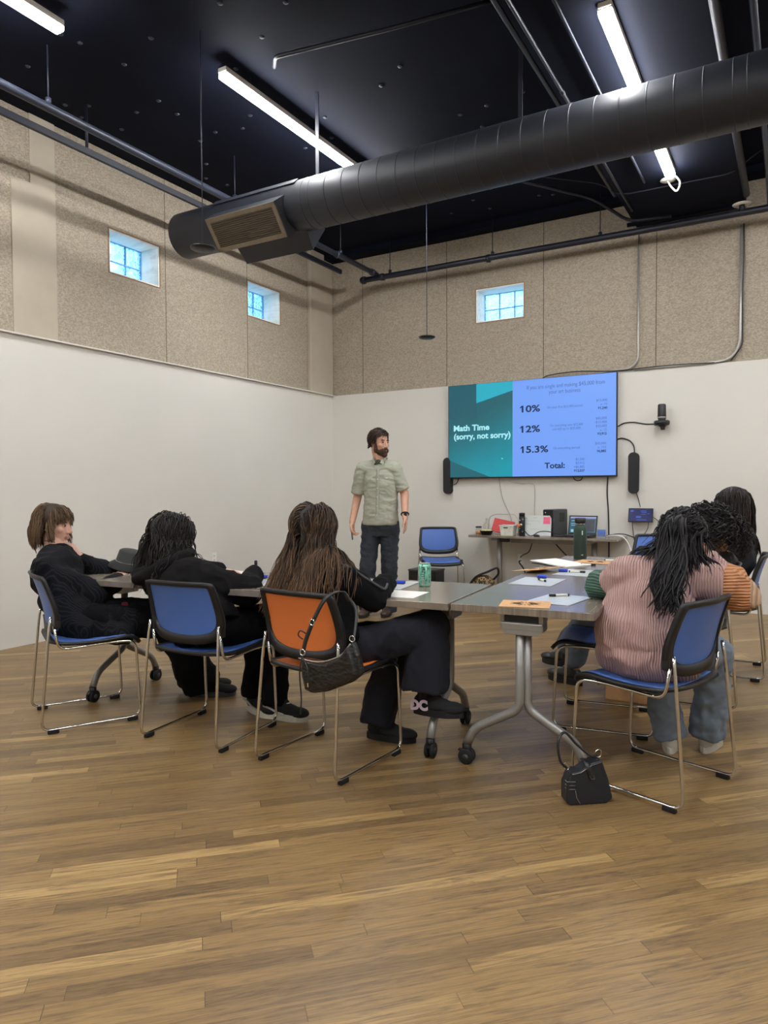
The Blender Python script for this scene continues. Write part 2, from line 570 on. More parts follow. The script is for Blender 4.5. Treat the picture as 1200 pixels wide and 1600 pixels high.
def text_mesh(name, body, size, mat, loc, rot=(PI / 2, 0, 0), parent=None, bold=0.0, align='LEFT', extrude=0.0004, width=None):
    cu = bpy.data.curves.new(name, 'FONT')
    cu.body = body; cu.size = size; cu.align_x = align; cu.offset = bold; cu.extrude = extrude
    cu.resolution_u = 4
    t = bpy.data.objects.new('t', cu)
    COL.objects.link(t)
    bpy.context.view_layer.update()
    me = bpy.data.meshes.new_from_object(t.evaluated_get(bpy.context.evaluated_depsgraph_get()))
    bpy.data.objects.remove(t)
    me.name = name
    me.materials.clear(); me.materials.append(mat)
    o = bpy.data.objects.new(name, me)
    if width and len(me.vertices):
        xs = [v.co.x for v in me.vertices]
        k = width / (max(xs) - min(xs))
        for v in me.vertices: v.co.x *= k
    COL.objects.link(o)
    o.location = loc; o.rotation_euler = rot
    if parent is not None: o.parent = parent
    return o

# ================================================================ THE ROOM
XR, YF = 6.5, -5.0
m = MB(); m.box(((XL + XR) / 2, (YB + YF) / 2, -0.05), (XR - XL + 0.6, YB - YF + 0.6, 0.1)); structure('floor', m, M['floor'])
m = MB(); m.box(((XL + XR) / 2, (YB + YF) / 2, ZC + 0.05), (XR - XL + 0.8, YB - YF + 0.8, 0.1)); structure('ceiling', m, M['ceil'])

WT = 0.30          # thickness of the outer wall above the drywall
REC = 0.05         # the fibre board sits a little behind the drywall
def wall_with_holes(axis, plane, a0, a1, z0, z1, holes, sgn):
    """one wall slab along axis with rectangular openings, thickness WT outwards"""
    mb = MB()
    xs = sorted({a0, a1, *[h[0] for h in holes], *[h[1] for h in holes]})
    zs = sorted({z0, z1, *[h[2] for h in holes], *[h[3] for h in holes]})
    for i in range(len(xs) - 1):
        for j in range(len(zs) - 1):
            cx, cz = (xs[i] + xs[i + 1]) / 2, (zs[j] + zs[j + 1]) / 2
            if any(h[0] < cx < h[1] and h[2] < cz < h[3] for h in holes): continue
            dx, dz = xs[i + 1] - xs[i], zs[j + 1] - zs[j]
            if axis == 'x': mb.box((cx, plane + sgn * WT / 2, cz), (dx, WT, dz))
            else: mb.box((plane + sgn * WT / 2, cx, cz), (WT, dx, dz))
    return mb
WIN_L = [(4.35, 4.94, 3.25, 3.645), (6.23, 6.815, 3.25, 3.645)]
WIN_B = [(-3.32, -2.725, 3.23, 3.625)]
structure('wall_left', wall_with_holes('y', XL - REC, YF - 0.3, YB + 0.3, 0, ZC, WIN_L, -1), M['board_y'])
structure('wall_back', wall_with_holes('x', YB + 0.02, XL - 0.06, XR + 0.3, 0, ZC, WIN_B, 1), M['board_x'])
m = MB(); m.box((XR + 0.1, (YB + YF) / 2, ZC / 2), (0.2, YB - YF + 0.6, ZC)); structure('wall_right', m, M['drywall'])
m = MB(); m.box(((XL + XR) / 2, YF - 0.1, ZC / 2), (XR - XL, 0.2, ZC)); structure('wall_front', m, M['drywall'])
# drywall lining up to 2.5 m
m = MB(); m.box((XL - REC / 2, (YB + YF) / 2, HW / 2), (REC, YB - YF, HW)); structure('trim_1', m, M['drywall'])
m = MB(); m.box(((XL + XR) / 2, YB + 0.01, HW / 2), (XR - XL, 0.02, HW)); structure('trim_2', m, M['drywall'])
# painted strips on the left wall and in the corner
m = MB()
xp = XL - REC
m.prism([(xp, 3.42, HW), (xp, 3.81, HW), (xp, 3.81, ZC), (xp, 3.585, ZC), (xp, 3.585, 3.77), (xp, 3.42, 3.74)], (0.012, 0, 0))
structure('trim_3', m, M['paint'])
m = MB(); m.box((xp + 0.03, 7.62, (HW + ZC) / 2), (0.06, 0.5, ZC - HW), bev=0.012); structure('trim_4', m, M['paint'])
m = MB(); m.box((XL - 0.01, 3.55, HW - 0.001), (0.09, 9, 0.012)); structure('trim_5', m, M['drywall'])

# glass block windows
def block_window(n, axis, plane, a0, a1, z0, z1, sgn, depth=0.235):
    P = (lambda a, d, z: (a, plane + sgn * d, z)) if axis == 'x' else (lambda a, d, z: (plane + sgn * d, a, z))
    D = (lambda a, d, z: (a, d, z)) if axis == 'x' else (lambda a, d, z: (d, a, z))
    root = bpy.data.objects.new('window_%d' % n, None); COL.objects.link(root); root['kind'] = 'structure'
    t = 0.012
    mb = MB()
    mb.box(P((a0 + a1) / 2, WT / 2, z1 - t / 2), D(a1 - a0, WT, t)); mb.box(P((a0 + a1) / 2, WT / 2, z0 + t / 2), D(a1 - a0, WT, t))
    mb.box(P(a0 + t / 2, WT / 2, (z0 + z1) / 2), D(t, WT, z1 - z0 - 2 * t)); mb.box(P(a1 - t / 2, WT / 2, (z0 + z1) / 2), D(t, WT, z1 - z0 - 2 * t))
    mb.link('window_lining', M['plywood'], root)
    mb = MB()
    for (c, d) in (((a0 + a1) / 2, z1 + 0.004), ((a0 + a1) / 2, z0 - 0.004)): mb.box(P(c, -0.002, d), D(a1 - a0 + 0.016, 0.01, 0.008))
    for c in (a0 - 0.004, a1 + 0.004): mb.box(P(c, -0.002, (z0 + z1) / 2), D(0.008, 0.01, z1 - z0))
    mb.link('window_edge', M['casing'], root)
    w = (a1 - a0 - 2 * t) / 3; h = (z1 - z0 - 2 * t) / 2
    mo = MB()
    for i in range(4): mo.box(P(a0 + t + w * i, depth + 0.02, (z0 + z1) / 2), D(0.009, 0.03, z1 - z0 - 2 * t))
    for j in range(3): mo.box(P((a0 + a1) / 2, depth + 0.02, z0 + t + h * j), D(a1 - a0 - 2 * t, 0.028, 0.009))
    mo.link('mortar', M['mortar'], root)
    for i in range(3):
        for j in range(2):
            b = MB(); b.box(P(a0 + t + w * (i + .5), depth + 0.02, z0 + t + h * (j + .5)), D(w - 0.012, 0.02, h - 0.012), bev=0.004)
            b.link('glass_block', M['glassblock'], root)
M['casing'] = plain('brown_edge', srgb(140, 116, 88), 0.8)
for i, (a0, a1, z0, z1) in enumerate(WIN_L): block_window(i + 1, 'y', XL - REC, a0, a1, z0, z1, -1)
block_window(3, 'x', YB + 0.02, *WIN_B[0], 1)

# lower black ceiling section (soffit) with pipes along its edges
m = MB(); m.box((-0.965, 2.4, 4.165), (1.03, 10.9, 0.33)); structure('trim_6', m, M['ceil'])
# black beam along the top of the back and left walls
m = MB(); m.box(((XL + XR) / 2, YB - 0.09, ZC - 0.035), (XR - XL, 0.2, 0.07)); structure('trim_7', m, M['ceil'])
m = MB(); m.box((-1.0, YB - 0.15, 3.995), (1.1, 0.03, 0.035)); structure('trim_8', m, M['ceil'])
# screw heads speckled over the ceiling
m = MB()
for i in range(90):
    x, y = random.uniform(-5.2, -1.7), random.uniform(0.8, 7.4)
    m.lathe([(0.02, 0), (0.014, -0.006), (0.004, -0.009)], (x, y, ZC), 8)
o = m.link('ceiling_screws', M['greypipe']); o['kind'] = 'structure'; o.name = 'trim_9'

def pipe(name, pts, r, mat, label, cat='pipe', rad=0.05, n=12, group=None, clamps=(), hang=()):
    t = thing(name, label, cat, (0, 0, 0), 0, group)
    mb = MB(); mb.tube(round_path(pts, rad), r, n); mb.link('pipe_run', mat, t)
    for (p, ax, rr, L) in clamps:
        c = MB(); c.lathe([(rr, -L / 2), (rr, L / 2)], p, 14, ax); c.link('coupling', mat, t)
    for p in hang:
        c = MB(); c.tube([(p[0], p[1], ZC), (p[0], p[1], p[2] + r)], 0.005, 6)
        c.lathe([(0.02, -0.02), (0.02, 0.02)], (p[0], p[1], p[2] + r + 0.015), 8)
        c.link('hanger_rod', mat, t)
    return t
pipe('sprinkler_pipe', [(-4.5, -2.0, 3.905), (-4.5, 7.55, 3.905)], 0.03, M['greypipe'], 'grey sprinkler main hung below the ceiling along the left wall', 'pipe',
     hang=[(-4.5, 3.12, 3.905), (-4.5, 5.0, 3.905), (-4.5, 6.75, 3.905)], clamps=[((-4.5, 6.68, 3.905), 'y', 0.04, 0.03), ((-4.5, 7.45, 3.905), 'y', 0.042, 0.06)])
pipe('sprinkler_pipe', [(-4.76, 7.6, 3.88), (-4.6, 7.6, 3.88), (6.4, 7.6, 3.86)], 0.034, M['blackmetal'], 'thick black sprinkler pipe crossing the back wall', 'pipe',
     hang=[(-4.34, 7.6, 3.88), (-1.8, 7.6, 3.865), (-3.0, 7.6, 3.87)], clamps=[((-3.05, 7.6, 3.872), 'x', 0.046, 0.04), ((-4.72, 7.6, 3.88), 'x', 0.046, 0.05), ((-4.45, 7.6, 3.88), 'x', 0.044, 0.05)])
m = MB(); m.box((-4.93, 2.7, 3.965), (0.03, 9.4, 0.05)); one('support_channel', m, M['blackmetal'], 'thin black steel channel running beside the grey sprinkler main, near the left wall', 'rail')
pipe('conduit', [(-4.93, 3.75, ZC), (-4.93, 3.75, 3.99)], 0.012, M['blackmetal'], 'short perforated strap holding the thin black channel at the left', 'strap')
pipe('conduit', [(-1.52, -1, 4.05), (-1.52, 7.0, 4.05)], 0.022, M['blackmetal'], 'dark conduit along the left edge of the lower ceiling section', 'pipe')
pipe('conduit', [(-1.42, -1, 3.98), (-1.42, 7.3, 3.98)], 0.012, M['blackmetal'], 'thin dark conduit just inside the left edge of the lower ceiling section', 'pipe', clamps=[((-1.42, 4.9, 3.98), 'y', 0.016, 0.04)])
pipe('conduit', [(-1.2, 3.0, 3.985), (-1.2, 6.7, 3.985)], 0.01, M['greypipe'], 'thin conduit close beside the lamp on the lower ceiling section', 'pipe')
pipe('conduit', [(-0.43, -1, 4.0), (-0.43, 7.5, 4.0)], 0.03, M['blackmetal'], 'thick black pipe along the right edge of the lower ceiling section', 'pipe')
pipe('conduit', [(-0.24, -1, 4.0), (-0.24, 7.1, 4.0), (-0.24, 7.6, 3.9)], 0.022, M['greypipe'], 'grey pipe at the far right under the ceiling', 'pipe')
pipe('conduit', [(-2.6, 6.4, 4.28), (-1.75, 7.1, 4.1), (-1.5, 7.55, 3.97), (-1.1, 7.6, 3.965)], 0.016, M['blackmetal'], 'curved black conduit dropping to the back wall beside the lower ceiling section', 'pipe', rad=0.12)
pipe('conduit', [(-3.0, 6.0, 4.3), (-1.6, 6.8, 4.1), (-1.45, 6.85, 3.975), (-0.5, 6.9, 3.985), (-0.35, 6.9, 4.1), (0.4, 6.5, 4.3)], 0.006, M['blackmetal'], 'thin cable crossing the lower ceiling section behind the lamp', 'cable', rad=0.1)
pipe('conduit', [(-3.30, 4.10, 4.315), (-3.17, 3.95, 4.27), (-2.33, 4.10, 4.27), (-1.6, 4.2, 4.27)], 0.014, M['blackmetal'], 'dark conduit bending under the ceiling in front of the long left lamp', 'pipe')
yk = YB - 0.008
pipe('wall_conduit', [(-1.46, yk, 3.98), (-1.46, yk, 2.6), (-1.54, yk, 2.525), (-1.75, yk, 2.515), (-1.9, yk, 2.505)], 0.011, M['galv'], 'silver wall conduit dropping down to the right top corner of the screen', 'pipe', rad=0.12)
pipe('wall_conduit', [(-0.49, yk, 3.84), (-0.49, yk, 2.66), (-0.58, yk, 2.53), (-0.75, yk, 2.517), (-1.5, yk, 2.512)], 0.014, M['galv'], 'silver wall conduit at the far right of the back wall', 'pipe', rad=0.14)
pipe('cable', [(-0.47, yk - 0.004, 3.85), (-0.465, yk - 0.004, 3.5), (-0.475, yk - 0.004, 3.2), (-0.47, yk - 0.004, 2.66), (-0.57, yk - 0.004, 2.52)], 0.005, M['blackpl'], 'thin black cable tied beside the far right wall conduit', 'cable', rad=0.05)
pipe('cable', smooth_path([(-0.72, yk - 0.01, 2.513), (-1.2, yk - 0.01, 2.524), (-1.7, yk - 0.01, 2.515), (-2.1, yk - 0.01, 2.545), (-2.42, yk - 0.01, 2.53), (-2.5, yk - 0.01, 2.49)]), 0.006, M['blackpl'], 'dark cable lying along the top edge of the white wall above the screen', 'cable', rad=0.02)

# round spiral duct with its register saddle
DY, DZ, DR = 4.55, 3.49, 0.19
duct = thing('air_duct', 'large round black spiral duct crossing the room under the ceiling', 'duct')
m = MB()
prof = [(DR - 0.012, -4.80), (DR, -4.795)]
m.lathe([(DR - 0.004, -4.69), (DR, -4.68), (DR, 5.5), (DR - 0.004, 5.505)], (0, DY, DZ), 48, 'x'); m.link('duct_tube', M['duct'], duct)
x = -3.28
while x < 3.0:
    m = MB(); m.lathe([(DR, -0.005), (DR + 0.002, -0.002), (DR + 0.002, 0.002), (DR, 0.005)], (x, DY, DZ), 48, 'x'); m.link('seam_ring', M['duct'], duct)
    x += 0.152 if random.random() > 0.12 else 0.07
for yy in (4.55,):
    m = MB(); m.box((-3.24, DY - 0.005, (DZ + DR + ZC) / 2), (0.03, 0.008, ZC - DZ - DR)); m.link('hanger_strap', M['greypipe'], duct)
m = MB(); m.box((-1.6, DY, (DZ + DR + ZC) / 2), (0.03, 0.004, ZC - DZ - DR)); m.link('hanger_strap', M['blackmetal'], duct)
# saddle: two registers looking down to either side
GX0, GX1 = -4.17, -3.46
def register(side):
    root = MB()
    GX0, GX1 = (-4.17, -3.46) if side == 1 else (-4.10, -3.40)
    # outward normal of the register, 45 degrees downwards
    n = Vector((0, -side * math.cos(R(38)), -math.sin(R(38))))
    t = Vector((0, -side * math.sin(R(38)), math.cos(R(38))))
    c = Vector((0, DY, DZ)) + n * (0.235 if side == 1 else 0.30)
    X = Vector((1, 0, 0))
    H = 0.137
    o = [(GX0, -H), (GX1, -H), (GX1, H), (GX0, H)]
    outer = [c + X * a + t * b for a, b in o]
    inner = [Vector((0, DY, DZ)) + n * 0.06 + X * a + t * (b * 1.05) for a, b in [(GX0 + 0.01, -H), (GX1 + 0.06, -H), (GX1 + 0.06, H), (GX0 + 0.01, H)]]
    root._new(outer + inner, [(0, 1, 2, 3), (4, 7, 6, 5), (0, 4, 5, 1), (1, 5, 6, 2), (2, 6, 7, 3), (3, 7, 4, 0)], False)
    root.link('register_boot', M['duct'], duct)
    if side == 1:
        rot = Matrix((( 1, 0, 0), (0, t.y, n.y), (0, t.z, n.z)))
        g = MB()
        cc = c + X * ((GX0 + GX1) / 2) + n * 0.006
        w = GX1 - GX0
        fr = 0.035
        g.box(cc + t * (H - fr / 2), (w, fr, 0.012), rot); g.box(cc - t * (H - fr / 2), (w, fr, 0.012), rot)
        g.box(cc + X * (w / 2 - fr / 2), (fr, 2 * H, 0.012), rot); g.box(cc - X * (w / 2 - fr / 2), (fr, 2 * H, 0.012), rot)
        gr = g.link('register_grille', M['bronze'], duct)
        g = MB()
        nlo = 13
        tilt = Matrix.Rotation(R(35), 3, 'X')
        for i in range(nlo):
            g.box(cc + t * (-H + fr + 0.009 + i * (2 * H - 2 * fr - 0.018) / (nlo - 1)), (w - 2 * fr, 0.011, 0.003), rot @ tilt)
        g.link('louvre', M['bronze'], gr)
        g = MB(); g.box(cc - n * 0.004, (w - 2 * fr, 2 * H - 2 * fr, 0.002), rot); g.link('grille_back', M['rubber'], gr)
M['bronze'] = plain('bronze_grille', srgb(112, 100, 82), 0.5, 0.2)
register(1); register(-1)
m = MB(); m.box(((GX0 + GX1) / 2 + 0.03, DY - 0.13, DZ + 0.145), (0.86, 0.08, 0.004), Matrix.Rotation(R(-42), 3, 'X').inverted()); m.link('saddle_flange', M['duct'], duct)

# linear lamps
def lamp(x, y0, z, label, L=2.44, wid=0.075, hang=True):
    t = thing('linear_lamp', label, 'ceiling lamp', (x, y0, z), 0, 'long linear ceiling lamps')
    m = MB(); m.box((0, L / 2, 0.030), (wid + 0.006, L, 0.040), bev=0.004); m.link('lamp_housing', M['white'], t)
    m = MB(); m.box((0, L / 2, -0.004), (wid, L, 0.030), bev=0.008); m.link('lamp_diffuser', M['tungsten'], t)
    for s_ in (0, 1):
        m = MB(); m.box((0, s_ * (L - 0.006), 0.036), (wid, 0.012, 0.032), bev=0.003); m.link('end_cap', M['white'], t)
        if hang:
            m = MB(); m.tube([(0, 0.3 + s_ * (L - 0.6), 0.04), (0, 0.3 + s_ * (L - 0.6), ZC - z)], 0.003, 6); m.link('suspension_wire', M['greypipe'], t)
    return t
lamp(-4.10, 0.5, 4.2, 'bright linear lamp at the top left corner, running out of the picture')
lamp(-3.55, 3.83, 4.2, 'bright linear lamp in the upper middle, its far end hidden by the round duct')
lamp(-0.965, 4.15, 3.95, 'bright linear lamp under the lower ceiling section, crossing above the round duct', hang=False)
for (lx, ly, lz) in ((-4.10, -3.4, 4.2), (-0.965, -0.6, 3.95), (1.6, 4.2, 4.2), (1.6, -0.6, 4.2), (4.4, 4.2, 4.2), (4.4, -0.6, 4.2), (-0.965, -4.2, 3.95)):  # unseen copies of the lamp, added to light the rest of the room
    o = lamp(lx, ly, lz, {(-4.10, -3.4): 'added linear lamp behind the camera above the left wall side', (-0.965, -0.6): 'added linear lamp almost straight above the camera',
        (1.6, 4.2): 'added linear lamp just right of the picture, towards the back wall', (1.6, -0.6): 'added linear lamp right of the camera, towards the room middle', (4.4, 4.2): 'added linear lamp far right, towards the back wall',
        (4.4, -0.6): 'added linear lamp far right, level with the camera', (-0.965, -4.2): 'added linear lamp far behind the camera in the middle'}[(lx, ly)], hang=False)
    o['group'] = 'added ceiling lamps out of view'

def ceiling_disc(loc, label, cable=None):
    t = thing('ceiling_rose', label, 'ceiling disc', loc)
    m = MB(); m.lathe([(0.006, 0.0), (0.06, 0.0), (0.065, -0.01), (0.03, -0.016), (0.004, -0.018)][::-1], (0, 0, 0.018), 24); m.link('disc', M['white'], t)
    if cable:
        m = MB(); m.tube(smooth_path(cable, 8), 0.008, 8); m.link('flex', M['white'], t)
ceiling_disc((-1.01, 6.75, 3.972), 'white disc with looped white cable beyond the end of the right lamp',
             [(0.0, 0, 0.0), (0.03, -0.01, -0.06), (0.08, -0.04, -0.115), (0.11, -0.08, -0.06), (0.07, -0.135, -0.01), (0.05, -0.16, -0.012)])
t = thing('round_cover_plate', 'white round plate on the black pipe at the upper right', 'sprinkler', (-0.47, 7.56, 3.93))
m = MB(); m.lathe([(0.004, 0.0), (0.08, 0.002), (0.084, 0.008), (0.004, 0.012)], (0, 0, 0), 24); m.link('plate', M['white'], t)
m = MB(); m.lathe([(0.02, -0.05), (0.025, 0)], (0, 0, 0), 12); m.link('stem', M['blackmetal'], t)

def pendant_mic(x, y, z, label):
    t = thing('pendant_microphone', label, 'microphone', (x, y, z), 0, 'hanging microphone discs')
    m = MB(); m.lathe([(0.003, -0.016), (0.065, -0.013), (0.082, -0.003), (0.084, 0.005), (0.06, 0.013), (0.012, 0.017), (0.003, 0.018)], n=32); m.link('disc', M['blackpl'], t)
    m = MB(); m.lathe([(0.045, -0.0155), (0.05, -0.0125)], n=28); m.link('disc_grille', M['darkgrey'], t)
    m = MB(); m.lathe([(0.006, 0.0), (0.006, 0.03)], n=10); m.tube([(0, 0, 0.02), (0, 0, ZC - z)], 0.0036, 6); m.link('wire', M['greypipe'], t)
pendant_mic(-3.486, 3.55, 2.889, 'black microphone disc hanging by the end of the round duct')
pendant_mic(-3.204, 6.351, 2.771, 'black microphone disc hanging in front of the back wall, left of its window')

# ================================================================ WALL SCREEN
TY = 7.79
tv = thing('wall_screen', 'large wall mounted screen showing a teal and blue slide with percentages', 'screen', (0, 0, 0))
m = MB(); m.box((-2.652, TY + 0.022, 1.937), (1.99, 0.036, 1.118), bev=0.004); m.link('screen_frame', M['blackpl'], tv)
m = MB(); m.box((-2.65, TY + 0.05, 1.94), (0.8, 0.03, 0.6)); m.link('wall_bracket', M['blackpl'], tv)
def flat(name, pts, y, mat, parent):
    b = MB(); b._new([(x, y, z) for x, z in pts], [tuple(range(len(pts)))], False)
    o = b.link(name, mat, parent, recalc=False)
    return o
SX0, SX1, SZ0, SZ1, SPL = -3.638, -1.667, 1.393, 2.491, -2.828
def mat_teal():
    k = Nodes('slide_teal')
    v = k.obj(); sp = k.n('SeparateXYZ'); k.l(v, sp.inputs[0])
    g = k.math('MULTIPLY_ADD', sp.outputs[2], -0.75, 1.75)
    g = k.math('MULTIPLY_ADD', sp.outputs[0], 0.35, k.math('ADD', g, 1.25))
    g = k.math('ADD', g, k.math('MULTIPLY', k.noise(v, 3, 2), 0.2))
    c = k.ramp(g, [(0.38, srgb(28, 96, 108)), (1.0, srgb(20, 152, 172))])
    k.set(Base_Color=(0, 0, 0, 1), Emission_Color=c, Emission_Strength=1.0, Roughness=0.3)
    return k.m
M['s_blue'] = emis('slide_blue', srgb(114, 160, 246), 1.0)
M['s_teal'] = mat_teal()
M['s_dteal'] = emis('slide_dark_teal', srgb(24, 98, 112), 1.0)
M['s_cyan'] = emis('slide_cyan', srgb(40, 172, 196), 1.0)
M['s_ink'] = emis('slide_ink', srgb(16, 40, 84), 1.0)
M['s_mid'] = emis('slide_grey_ink', srgb(70, 104, 176), 1.0)
M['s_pale'] = emis('slide_pale_text', srgb(170, 236, 246), 1.0)
scr = flat('screen_panel', [(SX0, SZ0), (SX1, SZ0), (SX1, SZ1), (SX0, SZ1)], TY, M['s_blue'], tv)
flat('slide_panel', [(SX0, SZ0), (SPL, SZ0), (SPL, SZ1), (SX0, SZ1)], TY - 0.001, M['s_teal'], tv)
flat('slide_shape', [(SX0, 2.1), (-3.277, 2.1), (-3.277, SZ1), (SX0, SZ1)], TY - 0.0016, emis('slide_dark', srgb(30, 92, 106), 1.0), tv)
flat('slide_shape', [(-3.277, 2.265), (SPL, 2.385), (SPL, SZ1), (-3.277, SZ1)], TY - 0.002, M['s_cyan'], tv)
flat('slide_shape', [(SX0, SZ0), (-3.11, SZ0), (SX0, 1.6)], TY - 0.002, M['s_dteal'], tv)
ty = TY - 0.003
def tx(body, x, z, w, size, mat, bold=0.0, al='LEFT'):
    text_mesh('slide_text', body, size, mat, (x, ty, z), parent=tv, bold=bold, width=w, align=al)
tx('Math Time', -3.574, 1.947, 0.457, 0.096, M['s_pale'], 0.003)
tx('(sorry, not sorry)', -3.57, 1.848, 0.715, 0.096, M['s_pale'], 0.003)
tx('10%', -2.744, 2.126, 0.216, 0.105, M['s_ink'], 0.0025)
tx('12%', -2.744, 1.896, 0.216, 0.105, M['s_ink'], 0.0025)
tx('15.3%', -2.738, 1.663, 0.306, 0.105, M['s_ink'], 0.0025)
for fx, fz_ in ((-2.733, 2.126), (-2.733, 1.896), (-2.727, 1.663)):
    flat('slide_numeral_flag', [(fx - 0.006, fz_ + 0.054), (fx - 0.006, fz_ + 0.043), (fx + 0.016, fz_ + 0.056), (fx + 0.016, fz_ + 0.071), (fx + 0.010, fz_ + 0.071)], ty, M['s_ink'], tv)
tx('Total:', -2.448, 1.481, 0.23, 0.088, M['s_ink'], 0.0022)
tx('If you are single and making $45,000 from', -2.66, 2.38, 0.87, 0.062, M['s_mid'])
tx('your art business', -2.404, 2.314, 0.355, 0.062, M['s_mid'])
tx('On your first $12,400 earned', -2.421, 2.15, 0.394, 0.036, M['s_mid'])
tx('On everything over $12,400', -2.386, 1.945, 0.363, 0.036, M['s_mid'])
tx('and still up to $50,400', -2.364, 1.905, 0.317, 0.036, M['s_mid'])
tx('On everything earned', -2.35, 1.692, 0.296, 0.036, M['s_mid'])
for rows, z0, xr in ((('$12,400', 'x .10', '$1,240'), 2.193, -1.76), (('$45,000', '-$12,400', '$32,600', 'x .12', '$3,912'), 2.0, -1.765), (('$45,000', 'x .153', '$6,885'), 1.728, -1.77), (('$1,240', '$3,912', '+$6,885', '$12,037'), 1.562, -2.0)):
    for i, r_ in enumerate(rows):
        last = i == len(rows) - 1
        tx(r_, xr, z0 - i * 0.042, None, 0.036, M['s_ink'] if last else M['s_mid'], 0.001 if last else 0.0, 'RIGHT')
flat('slide_pointer', [(-2.962, 1.615), (-2.945, 1.603), (-2.953, 1.594)], ty, M['s_pale'], tv)

def speaker(x, label):
    t = thing('column_speaker', label, 'speaker', (x, 7.862, 1.413), 0, 'slim speakers beside the screen')
    pts = []
    for k in range(24):
        a = 2 * PI * k / 24
        pts.append((0.052 * math.cos(a), 0, 0.052 * math.sin(a) + (0.168 if math.sin(a) >= 0 else -0.168)))
    m = MB(); m.prism([Vector(p) + Vector((0, -0.07, 0)) for p in pts], (0, 0.07, 0))
    m.link('speaker_body', M['rubber'], t)
    m = MB(); m.prism([Vector((p[0] * .94, -0.076, p[2] * .985)) for p in pts], (0, 0.006, 0)); m.link('speaker_cloth', M['blackpl'], t)
speaker(-1.49, 'slim black speaker on the wall to the right of the screen')
speaker(-3.665, 'slim black speaker on the wall, half behind the left edge of the screen')

t = thing('wall_camera', 'black conference camera standing on a small wall shelf right of the screen', 'camera', (-1.205, 7.78, 1.92))
m = MB(); m.lathe([(0.072, -0.016), (0.078, 0.0), (0.078, 0.022), (0.07, 0.03), (0.01, 0.032)], n=28); m.link('camera_base', M['blackpl'], t)
m = MB(); m.lathe([(0.036, 0.03), (0.04, 0.05), (0.04, 0.055)], n=24); m.link('collar', M['darkgrey'], t)
m = MB(); m.lathe([(0.041, 0.056), (0.042, 0.07), (0.04, 0.19), (0.034, 0.2), (0.004, 0.202)], n=24); m.link('camera_head', M['blackpl'], t)
m = MB(); m.lathe([(0.041, 0.058), (0.0425, 0.06), (0.0425, 0.068), (0.041, 0.07)], n=24); m.link('silver_band', M['galv'], t)
m = MB(); m.box((0, 0.04, -0.02), (0.06, 0.08, 0.012)); m.prism([(-0.02, 0.08, -0.06), (-0.02, 0.0, -0.022), (-0.02, 0.08, -0.022)], (0.04, 0, 0)); m.link('wall_shelf', M['blackpl'], t)

t = thing('wall_tablet', 'small touch screen panel tilted on the back wall above the empty chair', 'tablet', (-1.41, 7.80, 0.965))
rt = Matrix.Rotation(R(-12), 3, 'X')
m = MB(); m.box((0, -0.01, 0), (0.25, 0.016, 0.15), rt, 0.004); m.link('tablet_body', M['blackpl'], t)
M['s_navy'] = emis('tablet_navy', srgb(20, 26, 84), 1.0)
M['s_navy2'] = emis('tablet_blue', srgb(54, 84, 176), 1.0)
m = MB(); m.box((0, -0.0192, 0), (0.225, 0.002, 0.127), rt); m.link('tablet_display', M['s_navy'], t)
m = MB()
for (a, b, w, h) in ((-0.085, 0.045, 0.03, 0.02), (0.03, 0.045, 0.06, 0.006), (0.035, 0.03, 0.05, 0.006), (0.03, 0.01, 0.05, 0.005), (0.08, 0.015, 0.02, 0.005), (-0.02, -0.02, 0.05, 0.02), (0.01, -0.05, 0.1, 0.006)):
    m.box(rt @ Vector((a, -0.0095, b)) + Vector((0, -0.0115, 0)), (w, 0.002, h), rt)
m.link('tablet_icons', M['s_navy2'], t)
m = MB(); m.box((0, 0.03, -0.02), (0.08, 0.05, 0.06)); m.link('tablet_mount', M['blackpl'], t)

def outlet(loc, rz, label):
    t = thing('wall_outlet', label, 'outlet', loc, rz)
    m = MB(); m.box((0, -0.003, 0), (0.075, 0.006, 0.12), bev=0.002); m.link('cover_plate', M['white'], t)
    for z in (-0.022, 0.022):
        m = MB(); m.box((0, -0.007, z), (0.033, 0.003, 0.028), bev=0.001); m.link('socket', M['white'], t)
        m = MB(); m.box((-0.007, -0.009, z + 0.002), (0.003, 0.002, 0.009)); m.box((0.007, -0.009, z + 0.002), (0.003, 0.002, 0.009)); m.link('slot', M['blackpl'], t)
outlet((XL, 5.59, 0.522), R(90), 'white wall outlet on the left wall')
outlet((-2.75, YB, 0.43), 0, 'white wall outlet on the back wall under the desk')

def cable(pts, r, mat, label, sub=8):
    m = MB(); m.tube(smooth_path(pts, sub), r, 8)
    return one('cable', m, mat, label, 'cable')
yc = YB - 0.008
cable([(-1.66, yc - 0.02, 1.915), (-1.60, yc, 1.95), (-1.5, yc, 1.955), (-1.38, yc, 1.93), (-1.29, yc, 1.925), (-1.235, 7.81, 1.9)], 0.006, M['blackpl'], 'black cable running from the screen to the wall camera')
cable([(-1.68, yc, 1.775), (-1.62, yc, 1.79), (-1.54, yc, 1.76), (-1.495, yc - 0.01, 1.70), (-1.485, 7.83, 1.63)], 0.007, M['blackpl'], 'black cable curving from the screen into the top of the right speaker')
cable([(-1.465, 7.84, 1.20), (-1.45, yc, 1.15), (-1.425, yc, 1.05)], 0.004, M['blackpl'], 'thin cable from the right speaker down to the small touch panel')
cable([(-1.765, yc, 1.40), (-1.772, yc, 1.2), (-1.758, yc, 1.0), (-1.752, yc, 0.76), (-1.75, yc, 0.5), (-1.755, yc, 0.2)], 0.007, M['blackpl'], 'black cable hanging straight down the wall from the right end of the screen')
